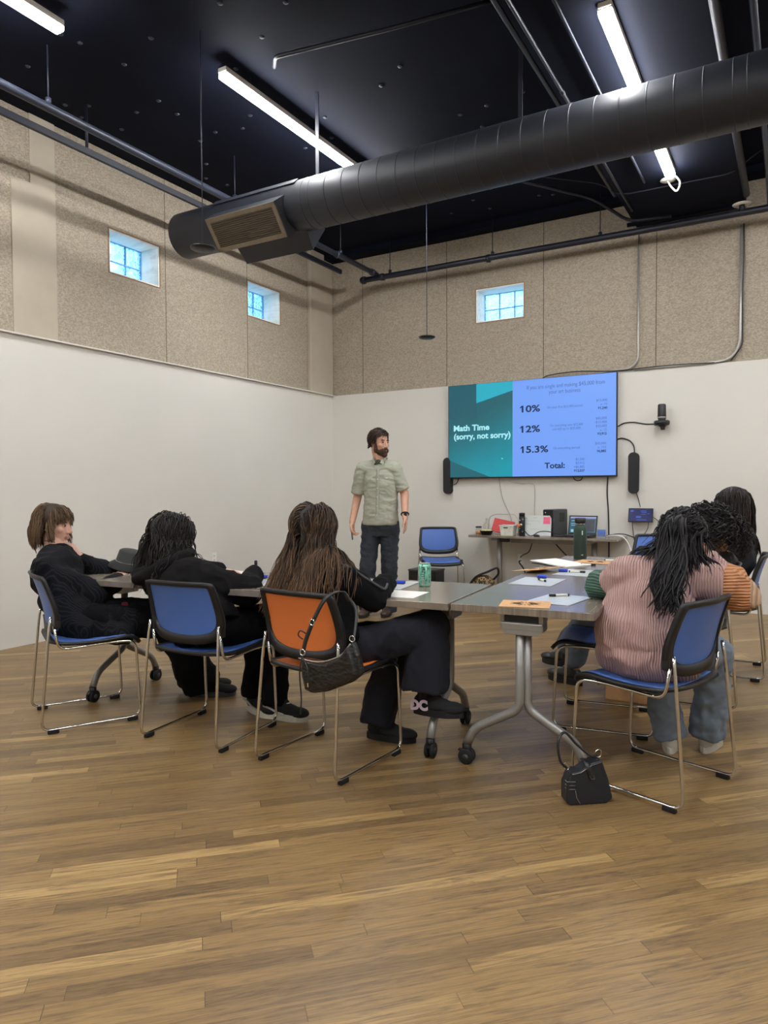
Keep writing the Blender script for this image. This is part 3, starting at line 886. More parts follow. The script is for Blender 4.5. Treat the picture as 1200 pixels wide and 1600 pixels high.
cable([(-3.02, yc, 1.40), (-3.0, yc, 1.25), (-2.965, yc, 1.12), (-2.91, yc, 1.0), (-2.87, yc, 0.92), (-2.85, yc, 0.78)], 0.006, M['galv'], 'grey cable drooping from the screen behind the red box')
cable([(-2.9, yc, 1.345), (-2.75, yc, 1.31), (-2.62, yc, 1.31), (-2.585, yc, 1.25), (-2.585, yc, 1.0), (-2.585, yc, 0.78)], 0.003, M['galv'], 'thin pale cable from the screen to the desk behind the flask')
cable([(-2.15, yc, 1.40), (-2.12, yc, 1.345), (-2.06, yc, 1.345), (-2.03, yc, 1.40)], 0.005, M['blackpl'], 'small black cable loop below the bottom edge of the screen')
cable([(-3.60, 7.84, 1.3), (-3.56, yc, 1.33), (-3.53, yc, 1.40)], 0.005, M['blackpl'], 'short cable from the left speaker up behind the screen')
cable([(-1.50, 7.82, 0.91), (-1.5, yc, 0.8), (-1.47, yc, 0.6)], 0.004, M['darkgrey'], 'left cable hanging below the small touch panel')
cable([(-1.33, 7.82, 0.92), (-1.36, yc, 0.8), (-1.45, yc, 0.72), (-1.6, yc - 0.05, 0.76), (-1.75, 7.7, 0.745)], 0.004, M['darkgrey'], 'dark cable from the small touch panel to the right end of the desk')
cable([(-1.30, 7.83, 0.95), (-1.24, yc, 0.9), (-1.18, yc, 0.8), (-1.2, yc, 0.6)], 0.004, M['darkgrey'], 'right cable drooping beside the small touch panel')
cable([(-1.72, 7.6, 0.744), (-1.6, 7.55, 0.76), (-1.50, 7.5, 0.72), (-1.44, 7.5, 0.55), (-1.5, 7.55, 0.35), (-1.55, 7.6, 0.02)], 0.006, M['white'], 'pale cable falling off the right end of the desk')
cable([(-1.75, 7.66, 0.744), (-1.6, 7.66, 0.77), (-1.5, 7.7, 0.75), (-1.38, 7.75, 0.68), (-1.3, 7.8, 0.6)], 0.005, M['blackpl'], 'black cable falling off the right end of the desk')
cable([(-2.745, 7.835, 0.415), (-2.75, 7.80, 0.40), (-2.68, 7.79, 0.30), (-2.66, 7.78, 0.12), (-2.64, 7.75, 0.01)], 0.008, M['blackpl'], 'thick black power cord hanging from the outlet under the desk')
cable([(-2.745, 7.83, 0.46), (-2.70, 7.80, 0.49), (-2.62, 7.78, 0.54), (-2.56, 7.74, 0.70)], 0.006, M['darkgrey'], 'grey cord rising from the outlet to the desk underside')
cable([(-2.35, 7.8, 0.66), (-2.25, 7.78, 0.56), (-2.15, 7.8, 0.47), (-2.0, 7.82, 0.42)], 0.008, M['blackpl'], 'black cord sagging under the middle of the desk')
cable([(-2.62, 7.44, 0.742), (-2.55, 7.36, 0.80), (-2.46, 7.34, 0.742), (-2.36, 7.34, 0.79), (-2.25, 7.36, 0.79), (-2.12, 7.42, 0.745)], 0.005, M['blackpl'], 'black cable looping in front of the small whiteboard on the desk')

# ================================================================ WALL DESK
DT = 0.735
desk = thing('wall_desk', 'narrow grey desk against the back wall under the screen', 'desk', (-2.36, 7.57, 0))
m = MB(); m.box((0, 0, DT - 0.0125), (1.62, 0.54, 0.025), bev=0.002); m.link('desk_top', M['laminate'], desk)
for sx in (-0.53, 0.53):
    m = MB(); m.tube([(sx, -0.03, 0.06), (sx, -0.03, 0.70)], 0.03, 14); m.link('leg', M['silver'], desk)
    m = MB(); m.box((sx, -0.02, 0.695), (0.07, 0.36, 0.03), bev=0.004); m.link('bracket', M['silver'], desk)
    m = MB(); m.box((sx, -0.03, 0.035), (0.06, 0.46, 0.03), bev=0.01); m.box((sx, -0.24, 0.01), (0.05, 0.03, 0.02)); m.box((sx, 0.18, 0.01), (0.05, 0.03, 0.02)); m.link('foot', M['silver'], desk)
m = MB(); m.box((-0.42, -0.16, 0.685), (0.11, 0.05, 0.045), bev=0.005); m.link('cable_box', M['blackpl'], desk)
m = MB(); m.box((0, 0.12, 0.66), (0.9, 0.015, 0.05)); m.link('rail', M['silver'], desk)

def on(name, label, cat, x, y, z=DT, rz=0.0, group=None): return thing(name, label, cat, (x, y, z), rz, group)
t = on('food_jar', 'small clear jar of orange snacks at the left end of the desk', 'jar', -3.12, 7.48)
m = MB(); m.lathe([(0.034, 0), (0.036, 0.01), (0.036, 0.06), (0.03, 0.075)], n=20); m.link('jar_glass', M['clear'], t)
m = MB(); m.lathe([(0.03, 0.004), (0.032, 0.03), (0.004, 0.034)], n=20); m.link('snacks', plain('orange_snack', srgb(226, 132, 40), 0.7, var=0.3, vscale=90), t)
m = MB(); m.lathe([(0.035, 0.075), (0.035, 0.09), (0.004, 0.091)], n=20); m.link('lid', M['blackpl'], t)
t = on('salad_bowl', 'black plastic bowl of salad on the desk, right of the orange jar', 'bowl', -3.0, 7.42)
m = MB(); m.lathe([(0.004, 0.002), (0.055, 0.002), (0.075, 0.045), (0.08, 0.046), (0.078, 0.05), (0.07, 0.04)], n=26); m.link('bowl', M['blackpl'], t)
m = MB(); m.ell((0, 0, 0.042), (0.068, 0.068, 0.022)); m.link('salad', plain('salad_leaves', srgb(196, 190, 130), 0.8, var=0.5, vscale=60), t)
t = on('glass_jug', 'clear plastic jug standing behind the black salad bowl', 'jug', -3.10, 7.68)
m = MB(); m.lathe([(0.045, 0), (0.047, 0.09), (0.03, 0.12), (0.016, 0.135), (0.016, 0.16)], n=20); m.link('jug_body', M['clear'], t)
m = MB(); m.lathe([(0.018, 0.16), (0.018, 0.175), (0.004, 0.176)], n=14); m.link('cap', M['clear'], t)
t = on('candy_box', 'red folded box with a clear lid behind the salad bowl on the desk', 'box', -2.88, 7.62, rz=R(8))
m = MB(); m.box((0, 0, 0.085), (0.24, 0.02, 0.16), Matrix.Rotation(R(-20), 3, 'X') @ Matrix.Rotation(R(12), 3, 'Y'), 0.002); m.link('red_panel', plain('red_card', srgb(190, 58, 58), 0.6), t)
m = MB()
m.tube(round_path([(-0.19, 0.03, 0.0), (-0.17, 0.05, 0.19), (-0.1, 0.06, 0.225), (0.13, 0.06, 0.225), (0.17, 0.04, 0.15), (0.17, 0.02, 0.0)], 0.03), 0.005, 6); m.link('clear_rim', M['galv'], t)
m = MB(); m.box((0, -0.06, 0.015), (0.26, 0.1, 0.028), bev=0.008); m.link('clear_tray', M['clear'], t)
m = MB(); m.box((0.04, -0.085, 0.045), (0.05, 0.004, 0.006), Matrix.Rotation(R(-20), 3, 'X')); m.link('red_label', M['kraft'], t)
t = on('storage_basket', 'small off-white plastic basket with a handle slot in the middle left of the desk', 'basket', -2.76, 7.47)
m = MB()
m = MB(); wb, wt_, hb = 0.068, 0.08, 0.11
for s_ in (-1, 1):
    m.prism([(-wb, s_ * 0.055, 0), (wb, s_ * 0.055, 0), (wt_, s_ * 0.066, hb), (-wt_, s_ * 0.066, hb)], (0, s_ * -0.004, 0))
    m.prism([(s_ * wb, -0.055, 0), (s_ * wb, 0.055, 0), (s_ * wt_, 0.066, hb), (s_ * wt_, -0.066, hb)], (s_ * -0.004, 0, 0))
m.box((0, 0, 0.002), (2 * wb, 0.11, 0.004))
m.link('basket_body', plain('off_white_plastic', srgb(214, 212, 196), 0.5), t)
m = MB(); m.tube([(-0.083, -0.069, hb), (0.083, -0.069, hb), (0.083, 0.069, hb), (-0.083, 0.069, hb)], 0.005, 6, closed=True); m.link('rim', M['white'], t)
m = MB(); m.box((-0.01, -0.0655, 0.085), (0.05, 0.004, 0.012), bev=0.0015); m.link('handle_slot', M['blackpl'], t)
t = on('drink_flask', 'tall slim black flask with pale spots on the desk, left of the small whiteboard', 'flask', -2.595, 7.45)
m = MB(); m.lathe([(0.032, 0), (0.034, 0.006), (0.034, 0.2), (0.03, 0.215)], n=22); m.link('flask_body', M['blackpl'], t)
m = MB(); m.lathe([(0.031, 0.215), (0.031, 0.25), (0.004, 0.252)], n=22); m.link('flask_cap', M['rubber'], t)
m = MB()
for (a, z, r_) in ((-1.2, 0.05, 0.012), (-1.5, 0.12, 0.014), (-1.9, 0.17, 0.009), (-1.1, 0.18, 0.01), (-2.0, 0.08, 0.008)):
    m.lathe([(r_, 0), (r_ * 0.6, 0.001)], (0.0345 * math.cos(a), 0.0345 * math.sin(a), z), 10, 'y')
m.link('spots', M['white'], t)
m = MB(); m.ell((-0.025, -0.034, 0.115), (0.022, 0.01, 0.02)); m.link('orange_ribbon', M['orangemesh'], t)
t = on('small_whiteboard', 'small white board with a pink square note leaning on the computer', 'board', -2.43, 7.49)
rb = Matrix.Rotation(R(-8), 3, 'X')
m = MB(); m.box((0, 0, 0.112), (0.30, 0.006, 0.222), rb); m.link('board_panel', M['wboard'], t)
m = MB(); m.box(rb @ Vector((0.1, -0.005, 0.057)) + Vector((0, 0, 0.112)), (0.075, 0.002, 0.075), rb); m.link('pink_note', plain('pink_paper', srgb(232, 104, 138), 0.8), t)
m = MB()
for (a, b, w) in ((-0.05, 0.05, 0.15), (-0.1, 0.015, 0.06), (-0.02, -0.04, 0.13), (-0.13, 0.08, 0.02), (-0.03, 0.085, 0.05)):
    m.tube([rb @ Vector((a - w / 2 + w * i / 12, -0.0045, b + 0.006 * math.sin(i * 2.1))) + Vector((0, 0, 0.112)) for i in range(13)], 0.0014, 4)
m.link('pale_writing', M['galv'], t)
t = on('computer_tower', 'black and grey computer tower behind the small whiteboard', 'computer', -2.285, 7.66, rz=R(-14))
m = MB(); m.box((0, 0, 0.147), (0.13, 0.3, 0.285), bev=0.01); m.link('case', M['darkgrey'], t)
m = MB(); m.box((0, -0.152, 0.147), (0.122, 0.008, 0.275), bev=0.003); m.link('front_panel', M['blackpl'], t)
m = MB(); m.lathe([(0.006, 0), (0.004, -0.002)], (-0.03, -0.157, 0.255), 12, 'y'); m.link('power_button', M['white'], t)
m = MB()
for i in range(8): m.box((0.0655, -0.02 + i * 0.014, 0.2), (0.002, 0.004, 0.1))
m.link('vents', M['rubber'], t)
for s_ in (-0.05, 0.05):
    m = MB(); m.box((s_, 0, 0.003), (0.02, 0.2, 0.006)); m.link('foot', M['rubber'], t)
t = on('laptop', 'black laptop open on the right half of the desk', 'laptop', -1.99, 7.52, rz=R(-4))
m = MB(); m.box((0, 0, 0.011), (0.31, 0.21, 0.018), bev=0.003); m.link('keyboard_base', M['blackpl'], t)
m = MB()
for i in range(5): m.box((0, -0.03 + i * 0.024, 0.0205), (0.27, 0.018, 0.002))
m.link('key_rows', M['darkgrey'], t)
rl = Matrix.Rotation(R(-14), 3, 'X')
lo = Vector((0, 0.105, 0.018))
m = MB(); m.box(lo + rl @ Vector((0, 0, 0.105)), (0.31, 0.008, 0.21), rl, 0.002); m.link('lid', M['blackpl'], t)
sc = MB(); sc.box(lo + rl @ Vector((0, -0.005, 0.108)), (0.285, 0.002, 0.175), rl); so = sc.link('laptop_display', emis('laptop_teal', srgb(34, 84, 104), 1.0), t)
sc = MB(); sc.box(lo + rl @ Vector((0, -0.0062, 0.187)), (0.28, 0.001, 0.016), rl); sc.link('toolbar', emis('laptop_lilac', srgb(150, 150, 200), 1.0), so)
sc = MB(); sc.box(lo + rl @ Vector((0.07, -0.0062, 0.1)), (0.12, 0.001, 0.13), rl); sc.link('dark_pane', emis('laptop_dark', srgb(20, 28, 48), 1.0), so)
sc = MB()
for (a, b, w, h) in ((-0.11, 0.04, 0.03, 0.03), (-0.07, 0.04, 0.025, 0.03), (-0.1, 0.1, 0.05, 0.005), (-0.1, 0.12, 0.06, 0.005), (-0.1, 0.15, 0.05, 0.005)):
    sc.box(lo + rl @ Vector((a, -0.0065, b)), (w, 0.001, h), rl)
sc.link('screen_icons', emis('laptop_pale', srgb(130, 190, 215), 1.0), so)
t = on('card_holder', 'clear card holder with blue card right of the laptop', 'holder', -1.745, 7.48)
m = MB(); m.box((0, 0, 0.03), (0.1, 0.03, 0.06), bev=0.003); m.link('holder_body', M['clear'], t)
m = MB(); m.box((0, 0.006, 0.05), (0.085, 0.008, 0.07)); m.link('cards', plain('blue_card', srgb(96, 128, 200), 0.6), t)
t = on('computer_mouse', 'small black mouse in front of the small whiteboard', 'mouse', -2.4, 7.36)
m = MB(); m.ell((0, 0, 0.008), (0.035, 0.022, 0.016)); m.link('shell', M['blackpl'], t)
m = MB(); m.ell((0, 0, 0.022), (0.01, 0.004, 0.004)); m.link('wheel', M['darkgrey'], t)
t = on('power_brick', 'black power adapter lying left of the laptop', 'adapter', -2.17, 7.4)
m = MB(); m.box((0, 0, 0.012), (0.1, 0.05, 0.024), bev=0.006); m.link('brick', M['blackpl'], t)
m = MB(); m.tube(smooth_path([(0.05, 0, 0.01), (0.08, 0.03, 0.01), (0.12, 0.01, 0.005), (0.09, -0.04, 0.005)], 5), 0.004, 6); m.link('lead', M['blackpl'], t)

# black case and leopard bag on the floor by the back wall
t = thing('equipment_box', 'low black box on the floor by the back wall, behind the green can', 'box', (-3.86, 7.62, 0))
m = MB(); m.box((0, 0, 0.14), (0.36, 0.26, 0.26), bev=0.01); m.link('box_body', M['blackpl'], t)
m = MB(); m.box((0, 0, 0.275), (0.37, 0.27, 0.02), bev=0.006); m.link('box_lid', M['darkgrey'], t)
def mat_leopard():
    k = Nodes('leopard_cloth'); v = k.obj()
    vo = k.n('TexVoronoi'); vo.inputs['Scale'].default_value = 48; k.l(v, vo.inputs['Vector'])
    c = k.ramp(vo.outputs['Distance'], [(0.2, srgb(24, 18, 12)), (0.50, srgb(28, 22, 16)), (0.62, srgb(140, 110, 62))])
    return k.set(Base_Color=c, Roughness=0.7)
M['leopard'] = mat_leopard()
t = thing('leopard_bag', 'leopard print bag with black handle on the floor by the desk leg', 'bag', (-2.93, 7.12, 0))
m = MB(); m.cap((-0.1, 0, 0.14), (0.1, 0.02, 0.12), 0.09, 0.12); m.ell((0.02, 0, 0.2), (0.13, 0.09, 0.12)); m.ell((0, 0, 0.08), (0.17, 0.1, 0.078))
m.solid('bag_body', M['leopard'], t, 0.01, 3, disp=[(0.006, 14, (1, 1, 1))])
m = MB(); m.tube(smooth_path([(-0.14, -0.02, 0.2), (-0.05, -0.05, 0.3), (0.08, -0.04, 0.36), (0.17, 0, 0.40), (0.18, 0.02, 0.34), (0.12, 0.03, 0.27)], 6), 0.012, 8); m.link('handle', M['blackpl'], t)
t = thing('cardboard_box', 'low brown cardboard box on the floor beneath the right hand chairs', 'box', (-0.78, 4.36, 0))
m = MB(); m.box((0, 0, 0.07), (0.36, 0.25, 0.138), bev=0.003); m.link('box_body', M['kraft'], t)
m = MB(); m.box((-0.0, 0, 0.1405), (0.05, 0.252, 0.002)); m.link('tape', M['white'], t)

# ================================================================ MEETING TABLES
def table(name, label, loc, rz, L, W, legs, group):
    t = thing(name, label, 'table', loc, rz, group)
    TH = 0.032
    m = MB(); m.box((0, 0, 0.74 - TH / 2), (L, W, TH), bev=0.002); m.link('tabletop', M['laminate'], t)
    for lx in legs:
        g = MB()
        # twin tubes that part into a Y shaped foot
        for s_ in (-1, 1):
            g.tube(round_path([(lx - s_ * 0.012, s_ * 0.013, 0.68), (lx - s_ * 0.012, s_ * 0.013, 0.285), (lx, s_ * 0.225, 0.168), (lx, s_ * 0.262, 0.09)], 0.045), 0.0200, 14)
        lg = g.link('leg', M['silver'], t)
        g = MB(); g.box((lx, 0, 0.652), (0.085, 0.19, 0.04), bev=0.008); g.prism([(lx - 0.042, -0.093, 0.64), (lx - 0.042, 0.093, 0.64), (lx - 0.042, 0.07, 0.618), (lx - 0.042, -0.07, 0.618)], (0.084, 0, 0)); [g.box((lx, s2 * 0.085, 0.69), (0.085, 0.02, 0.036), bev=0.003) for s2 in (-1, 1)]
        br = g.link('bracket', M['silver'], t)
        g = MB(); g.box((lx, 0, 0.69), (0.07, 0.15, 0.034)); g.link('slot', M['blackpl'], br)
        for s_ in (-1, 1):
            cx, cy = lx, s_ * 0.262
            g = MB()
            for o_ in (-0.014, 0.014): g.lathe([(0.012, -0.009), (0.03, -0.009), (0.036, -0.005), (0.036, 0.005), (0.03, 0.009), (0.012, 0.009)], (cx + o_, cy, 0.036), 22, 'x')
            cs = g.link('caster', M['rubber'], t)
            g = MB(); g.lathe([(0.0215, 0.055), (0.0215, 0.092)], (cx, cy, 0), 12); g.box((cx, cy, 0.052), (0.01, 0.04, 0.03), bev=0.003); g.link('caster_fork', M['blackpl'], cs)
            g = MB(); g.lathe([(0.013, -0.0245), (0.013, 0.0245)], (cx, cy, 0.036), 14, 'x'); g.link('caster_hub', M['darkgrey'], cs)
            g = MB(); g.box((cx, cy + s_ * 0.03, 0.058), (0.02, 0.02, 0.006), Matrix.Rotation(R(20), 3, 'X')); g.link('brake_lever', M['blackpl'], cs)
    return t
A1 = R(5.7)
d1 = Vector((math.cos(A1), math.sin(A1), 0)); n1 = Vector((-math.sin(A1), math.cos(A1), 0))
W1, L1 = 0.69, 2.42
c1 = Vector((-1.332, 2.838, 0)) - d1 * (L1 / 2) + n1 * (W1 / 2)
table('meeting_table', 'long grey table on the left with the green can on it', c1, A1, L1, W1, (-1.04, 1.095), 'folding meeting tables')
A2 = R(94.1)
d2 = Vector((math.cos(A2), math.sin(A2), 0)); n2 = Vector((math.sin(A2), -math.cos(A2), 0))   # along the table, to its right
W2, L2 = 0.625, 2.46
o2 = Vector((-1.325, 2.852, 0))
c2 = o2 + d2 * (L2 / 2) + n2 * (W2 / 2)
table('meeting_table', 'long grey table on the right running away towards the screen', c2, A2, L2, W2, (-1.155, 1.1), 'folding meeting tables')

TT = 0.7402
def sheet(name, label, cat, corners, mat, th=0.003, z=TT, group=None, parent=None):
    m = MB(); m.prism([(x, y, z) for x, y in corners], (0, 0, th))
    o = m.link(name, mat, parent)
    return tag(o, label, cat, group) if parent is None else o
def quad(cx, cy, w, h, ang):
    c, s_ = math.cos(R(ang)), math.sin(R(ang))
    return [(cx + x * c - y * s_, cy + x * s_ + y * c) for x, y in ((-w / 2, -h / 2), (w / 2, -h / 2), (w / 2, h / 2), (-w / 2, h / 2))]
def envelope(label, cx, cy, w, h, ang, z=TT, tilt=0):
    t = thing('kraft_envelope', label, 'envelope', (cx, cy, z), R(ang), 'brown kraft envelopes')
    rt_ = Matrix.Rotation(R(tilt), 3, 'Y')
    m = MB(); m.box((0, 0, 0.002 + abs(math.sin(R(tilt))) * w / 2), (w, h, 0.003), rt_); m.link('envelope_body', M['kraft'], t)
    m = MB()
    for i in range(16):
        a = 2 * PI * i / 16
        r0, r1 = 0.022, 0.072 if i % 2 else 0.056
        p = [rt_ @ Vector((r * math.cos(a) , r * math.sin(a) * 0.8, 0.002)) + Vector((0, 0, 0.0018 + abs(math.sin(R(tilt))) * w / 2)) for r in (r0, (r0 + r1) / 2, r1)]
        m.tube(p, 0.002, 4, rs=[0.0010, 0.0022, 0.0007])
    m.link('sunburst_print', M['kraftink'], t)
def marker(label, x, y, ang, z=TT, group='dry wipe markers'):
    t = thing('marker_pen', label, 'marker', (x, y, z + 0.0065), R(ang), group)
    m = MB(); m.lathe([(0.004, -0.035), (0.006, -0.034), (0.006, 0.03)], n=10, axis='x'); m.link('barrel', M['white'], t)
    m = MB(); m.lathe([(0.0065, 0.028), (0.0065, 0.055), (0.005, 0.058)], n=10, axis='x'); m.link('pen_cap', M['blackpl'], t)
    m = MB(); m.lathe([(0.0063, -0.038), (0.0063, -0.03)], n=10, axis='x'); m.link('end_plug', M['blackpl'], t)
def eraser(label, x, y, ang, z=TT):
    t = thing('board_eraser', label, 'eraser', (x, y, z), R(ang), 'small blue board erasers')
    m = MB(); m.box((0, 0, 0.011), (0.052, 0.034, 0.012), bev=0.002); m.link('eraser_top', M['bluefoam'], t)
    m = MB(); m.box((0, 0, 0.003), (0.05, 0.032, 0.005)); m.link('felt', M['rubber'], t)
def wboard(label, cx, cy, w, h, ang, z=TT):
    t = thing('lap_whiteboard', label, 'whiteboard', (cx, cy, z), R(ang), 'small white boards on the tables')
    m = MB(); m.box((0, 0, 0.0018), (w, h, 0.0028), bev=0.0008); m.link('board_sheet', M['wboard'], t)
    m = MB(); m.box((0, 0, 0.0004), (w + 0.002, h + 0.002, 0.0008)); m.link('board_backing', M['darkgrey'], t)
    return z + 0.0033
envelope('brown envelope with sunburst print at the near end of the right table', -1.022, 2.982, 0.215, 0.185, 14)
zb = wboard('white board beside the near brown envelope, reflecting blue, by the pink sweater', -0.93, 3.185, 0.205, 0.29, -7)
marker('black capped marker on the white board next to the pink sweater', -0.945, 3.265, 215, zb)
zb = wboard('white board lying alone near the left edge of the right table', -1.215, 3.745, 0.23, 0.32, 2)
eraser('blue eraser on the lone white board near the left edge of the right table', -1.235, 3.885, 14, zb)
marker('marker lying across the lone white board near the left edge of the right table', -1.19, 3.755, 130, zb)
envelope('brown envelope propped half open, left edge of the right table', -1.37, 4.24, 0.2, 0.28, -20, tilt=-7)
zb = wboard('white board right of the half open envelope', -1.125, 4.25, 0.22, 0.32, -2)
eraser('blue eraser on the white board right of the half open envelope', -1.215, 4.24, 10, zb)
marker('marker beside the blue eraser, on the board right of the half open envelope', -1.14, 4.235, 5, zb)
t = thing('paper_pad', 'white pad lifted at its edge in front of the green bottle', 'notepad', (-1.36, 4.67, TT), R(-28))
m = MB(); m.box((0, 0, 0.012), (0.32, 0.24, 0.006), Matrix.Rotation(R(3), 3, 'Y')); m.link('pad_sheets', M['paper'], t)
m = MB(); m.box((0, 0, 0.004), (0.30, 0.23, 0.005), Matrix.Rotation(R(0.5), 3, 'Y')); m.link('pad_backing', M['blackpl'], t)
marker('marker lying between the white pad and the far brown envelope', -1.19, 4.70, 8)
envelope('brown envelope with sunburst print right beside the green bottle', -1.19, 4.93, 0.26, 0.2, -8)
marker('dark marker on top of the brown envelope beside the green bottle', -1.11, 5.02, 10, TT + 0.004)
t = thing('water_bottle', 'tall dark green steel bottle standing on the far end of the right table', 'bottle', (-1.35, 5.14, TT))
M['bottle'] = plain('dark_green_steel', srgb(42, 66, 58), 0.42, 0.1, var=0.04)
m = MB(); m.lathe([(0.044, 0), (0.047, 0.004), (0.047, 0.215), (0.042, 0.236), (0.031, 0.248)], n=32); m.link('bottle_body', M['bottle'], t)
m = MB(); m.lathe([(0.032, 0.247), (0.032, 0.258)], n=28); m.link('steel_ring', M['chrome'], t)
m = MB(); m.lathe([(0.037, 0.258), (0.039, 0.262), (0.039, 0.292), (0.034, 0.296), (0.004, 0.297)], n=28); m.link('bottle_cap', M['blackpl'], t)
m = MB(); m.box((0.026, -0.0392, 0.19), (0.008, 0.001, 0.03), Matrix.Rotation(R(34), 3, 'Z')); m.box((0.026, -0.0395, 0.03), (0.014, 0.001, 0.006), Matrix.Rotation(R(34), 3, 'Z')); m.link('white_mark', M['white'], t)
def mat_can():
    k = Nodes('green_can_print'); v = k.obj(); sp = k.n('SeparateXYZ'); k.l(v, sp.inputs[0])
    n1_ = k.noise(k.mapping(v, scale=(1, 1, 0.5)), 95, 3, 0.6)
    c = k.ramp(n1_, [(0.40, srgb(52, 118, 98)), (0.45, srgb(120, 190, 165)), (0.60, srgb(150, 212, 188)), (0.70, srgb(206, 232, 220))])
    return k.set(Base_Color=c, Roughness=0.3, Metallic=0.35)
t = thing('drink_can', 'light green printed drink can standing on the left table', 'can', (-1.682, 3.30, TT))
m = MB(); m.lathe([(0.026, 0), (0.033, 0.008), (0.033, 0.107), (0.027, 0.12)], n=32); m.link('can_body', mat_can(), t)
m = MB(); m.lathe([(0.0275, 0.119), (0.0285, 0.122), (0.026, 0.122), (0.0245, 0.119), (0.004, 0.119)], n=32); m.link('can_lid', M['galv'], t)
m = MB(); m.box((0.004, -0.004, 0.1225), (0.01, 0.02, 0.0016), bev=0.0006); m.link('pull_tab', M['galv'], t)
m = MB(); m.box((0.010, -0.0318, 0.026), (0.014, 0.002, 0.022), Matrix.Rotation(R(18), 3, 'Z')); m.link('label_patch', M['galv'], t)
m = MB()
for i, (w, z) in enumerate(((0.018, 0.103), (0.02, 0.098), (0.014, 0.088), (0.018, 0.078), (0.016, 0.066), (0.012, 0.055))):
    m.box((0.006, -0.0329, z), (w, 0.0012, 0.0028), Matrix.Rotation(R(10), 3, 'Z'))
m.link('label_lettering', plain('dark_green_ink', srgb(30, 70, 58), 0.5), t)

# things on the left table
zb = wboard('white board under the writing hand, left of the green can', -1.90, 3.25, 0.30, 0.30, 8)
eraser('blue eraser beside the green can', -1.825, 3.29, 12, zb)
marker('uncapped marker cap end by the writing hand near the green can', -1.88, 3.245, 170, zb)
one('paper_sheet', (lambda b: b.prism([(x, y, TT) for x, y in quad(-1.70, 2.99, 0.30, 0.21, 6)], (0, 0, 0.0012)))(MB()), M['paper'], 'white paper sheet at the front edge of the left table near the green can', 'paper')
zb = wboard('white board under the raised marker at the left table', -2.56, 2.99, 0.30, 0.23, 8)
eraser('blue eraser beside the raised marker at the left table', -2.64, 3.13, 10, zb)
one('paper_sheet', (lambda b: b.prism([(x, y, TT) for x, y in quad(-2.98, 3.25, 0.30, 0.22, -10)], (0, 0, 0.0012)))(MB()), M['paper'], 'white paper sheet behind the shoulder of the person in the black hoodie', 'paper')
one('tissue', MB().cap((-3.15, 3.18, TT + 0.022), (-3.08, 3.2, TT + 0.02), 0.022, 0.016), M['paper'], 'crumpled white tissue beside the hair of the person in the black hoodie', 'tissue')
envelope('brown envelope under the black hat at the left end of the left table', -3.66, 2.98, 0.24, 0.16, 20)
t = thing('bucket_hat', 'black bucket hat with pale piping lying on the left end of the left table', 'hat', (-3.62, 3.00, TT + 0.03), R(10)); t.scale = (0.84, 0.84, 0.84)
th_ = Matrix.Rotation(R(14), 3, 'Y')
m = MB(); m.lathe([(0.15, 0.0), (0.152, 0.004), (0.095, 0.045), (0.082, 0.12), (0.07, 0.128), (0.004, 0.13)], n=36, rot=th_)
m.link('hat_crown', plain('black_canvas', srgb(44, 45, 44), 0.85, bump=0.3), t)
m = MB(); m.tube([th_ @ Vector((0.097 * math.cos(a), 0.097 * math.sin(a), 0.046)) for a in [2 * PI * i / 30 for i in range(30)]], 0.0025, 6, closed=True); m.link('pale_piping', M['galv'], t)

# ================================================================ CHAIRS
def smooth_half(P, sub=4):
    return [tuple(v)[:2] for v in smooth_path([(x, z, 0) for x, z in P], sub)]
OUT_H = smooth_half([(0, .812), (.10, .812), (.185, .809), (.208, .797), (.215, .765), (.222, .70), (.228, .64), (.224, .585), (.202, .54), (.16, .513), (.09, .50), (0, .497)])
INN_H = smooth_half([(0, .789), (.10, .789), (.172, .786), (.184, .778), (.188, .755), (.193, .70), (.196, .64), (.190, .60), (.170, .572), (.13, .555), (.07, .545), (0, .543)])
def ring(h): return [(x, z) for x, z in h] + [(-x, z) for x, z in h[-2:0:-1]]
OUTR, INNR = ring(OUT_H), ring(INN_H)
def back_pt(x, z, d=0.0):
    s_ = (z - 0.5) / 0.31
    y = -0.198 - 0.075 * s_ - 0.02 * math.sin(PI * min(max(s_, 0), 1)) * -1 * 0.6 + 0.75 * x * x
    return Vector((x, y - d, z))
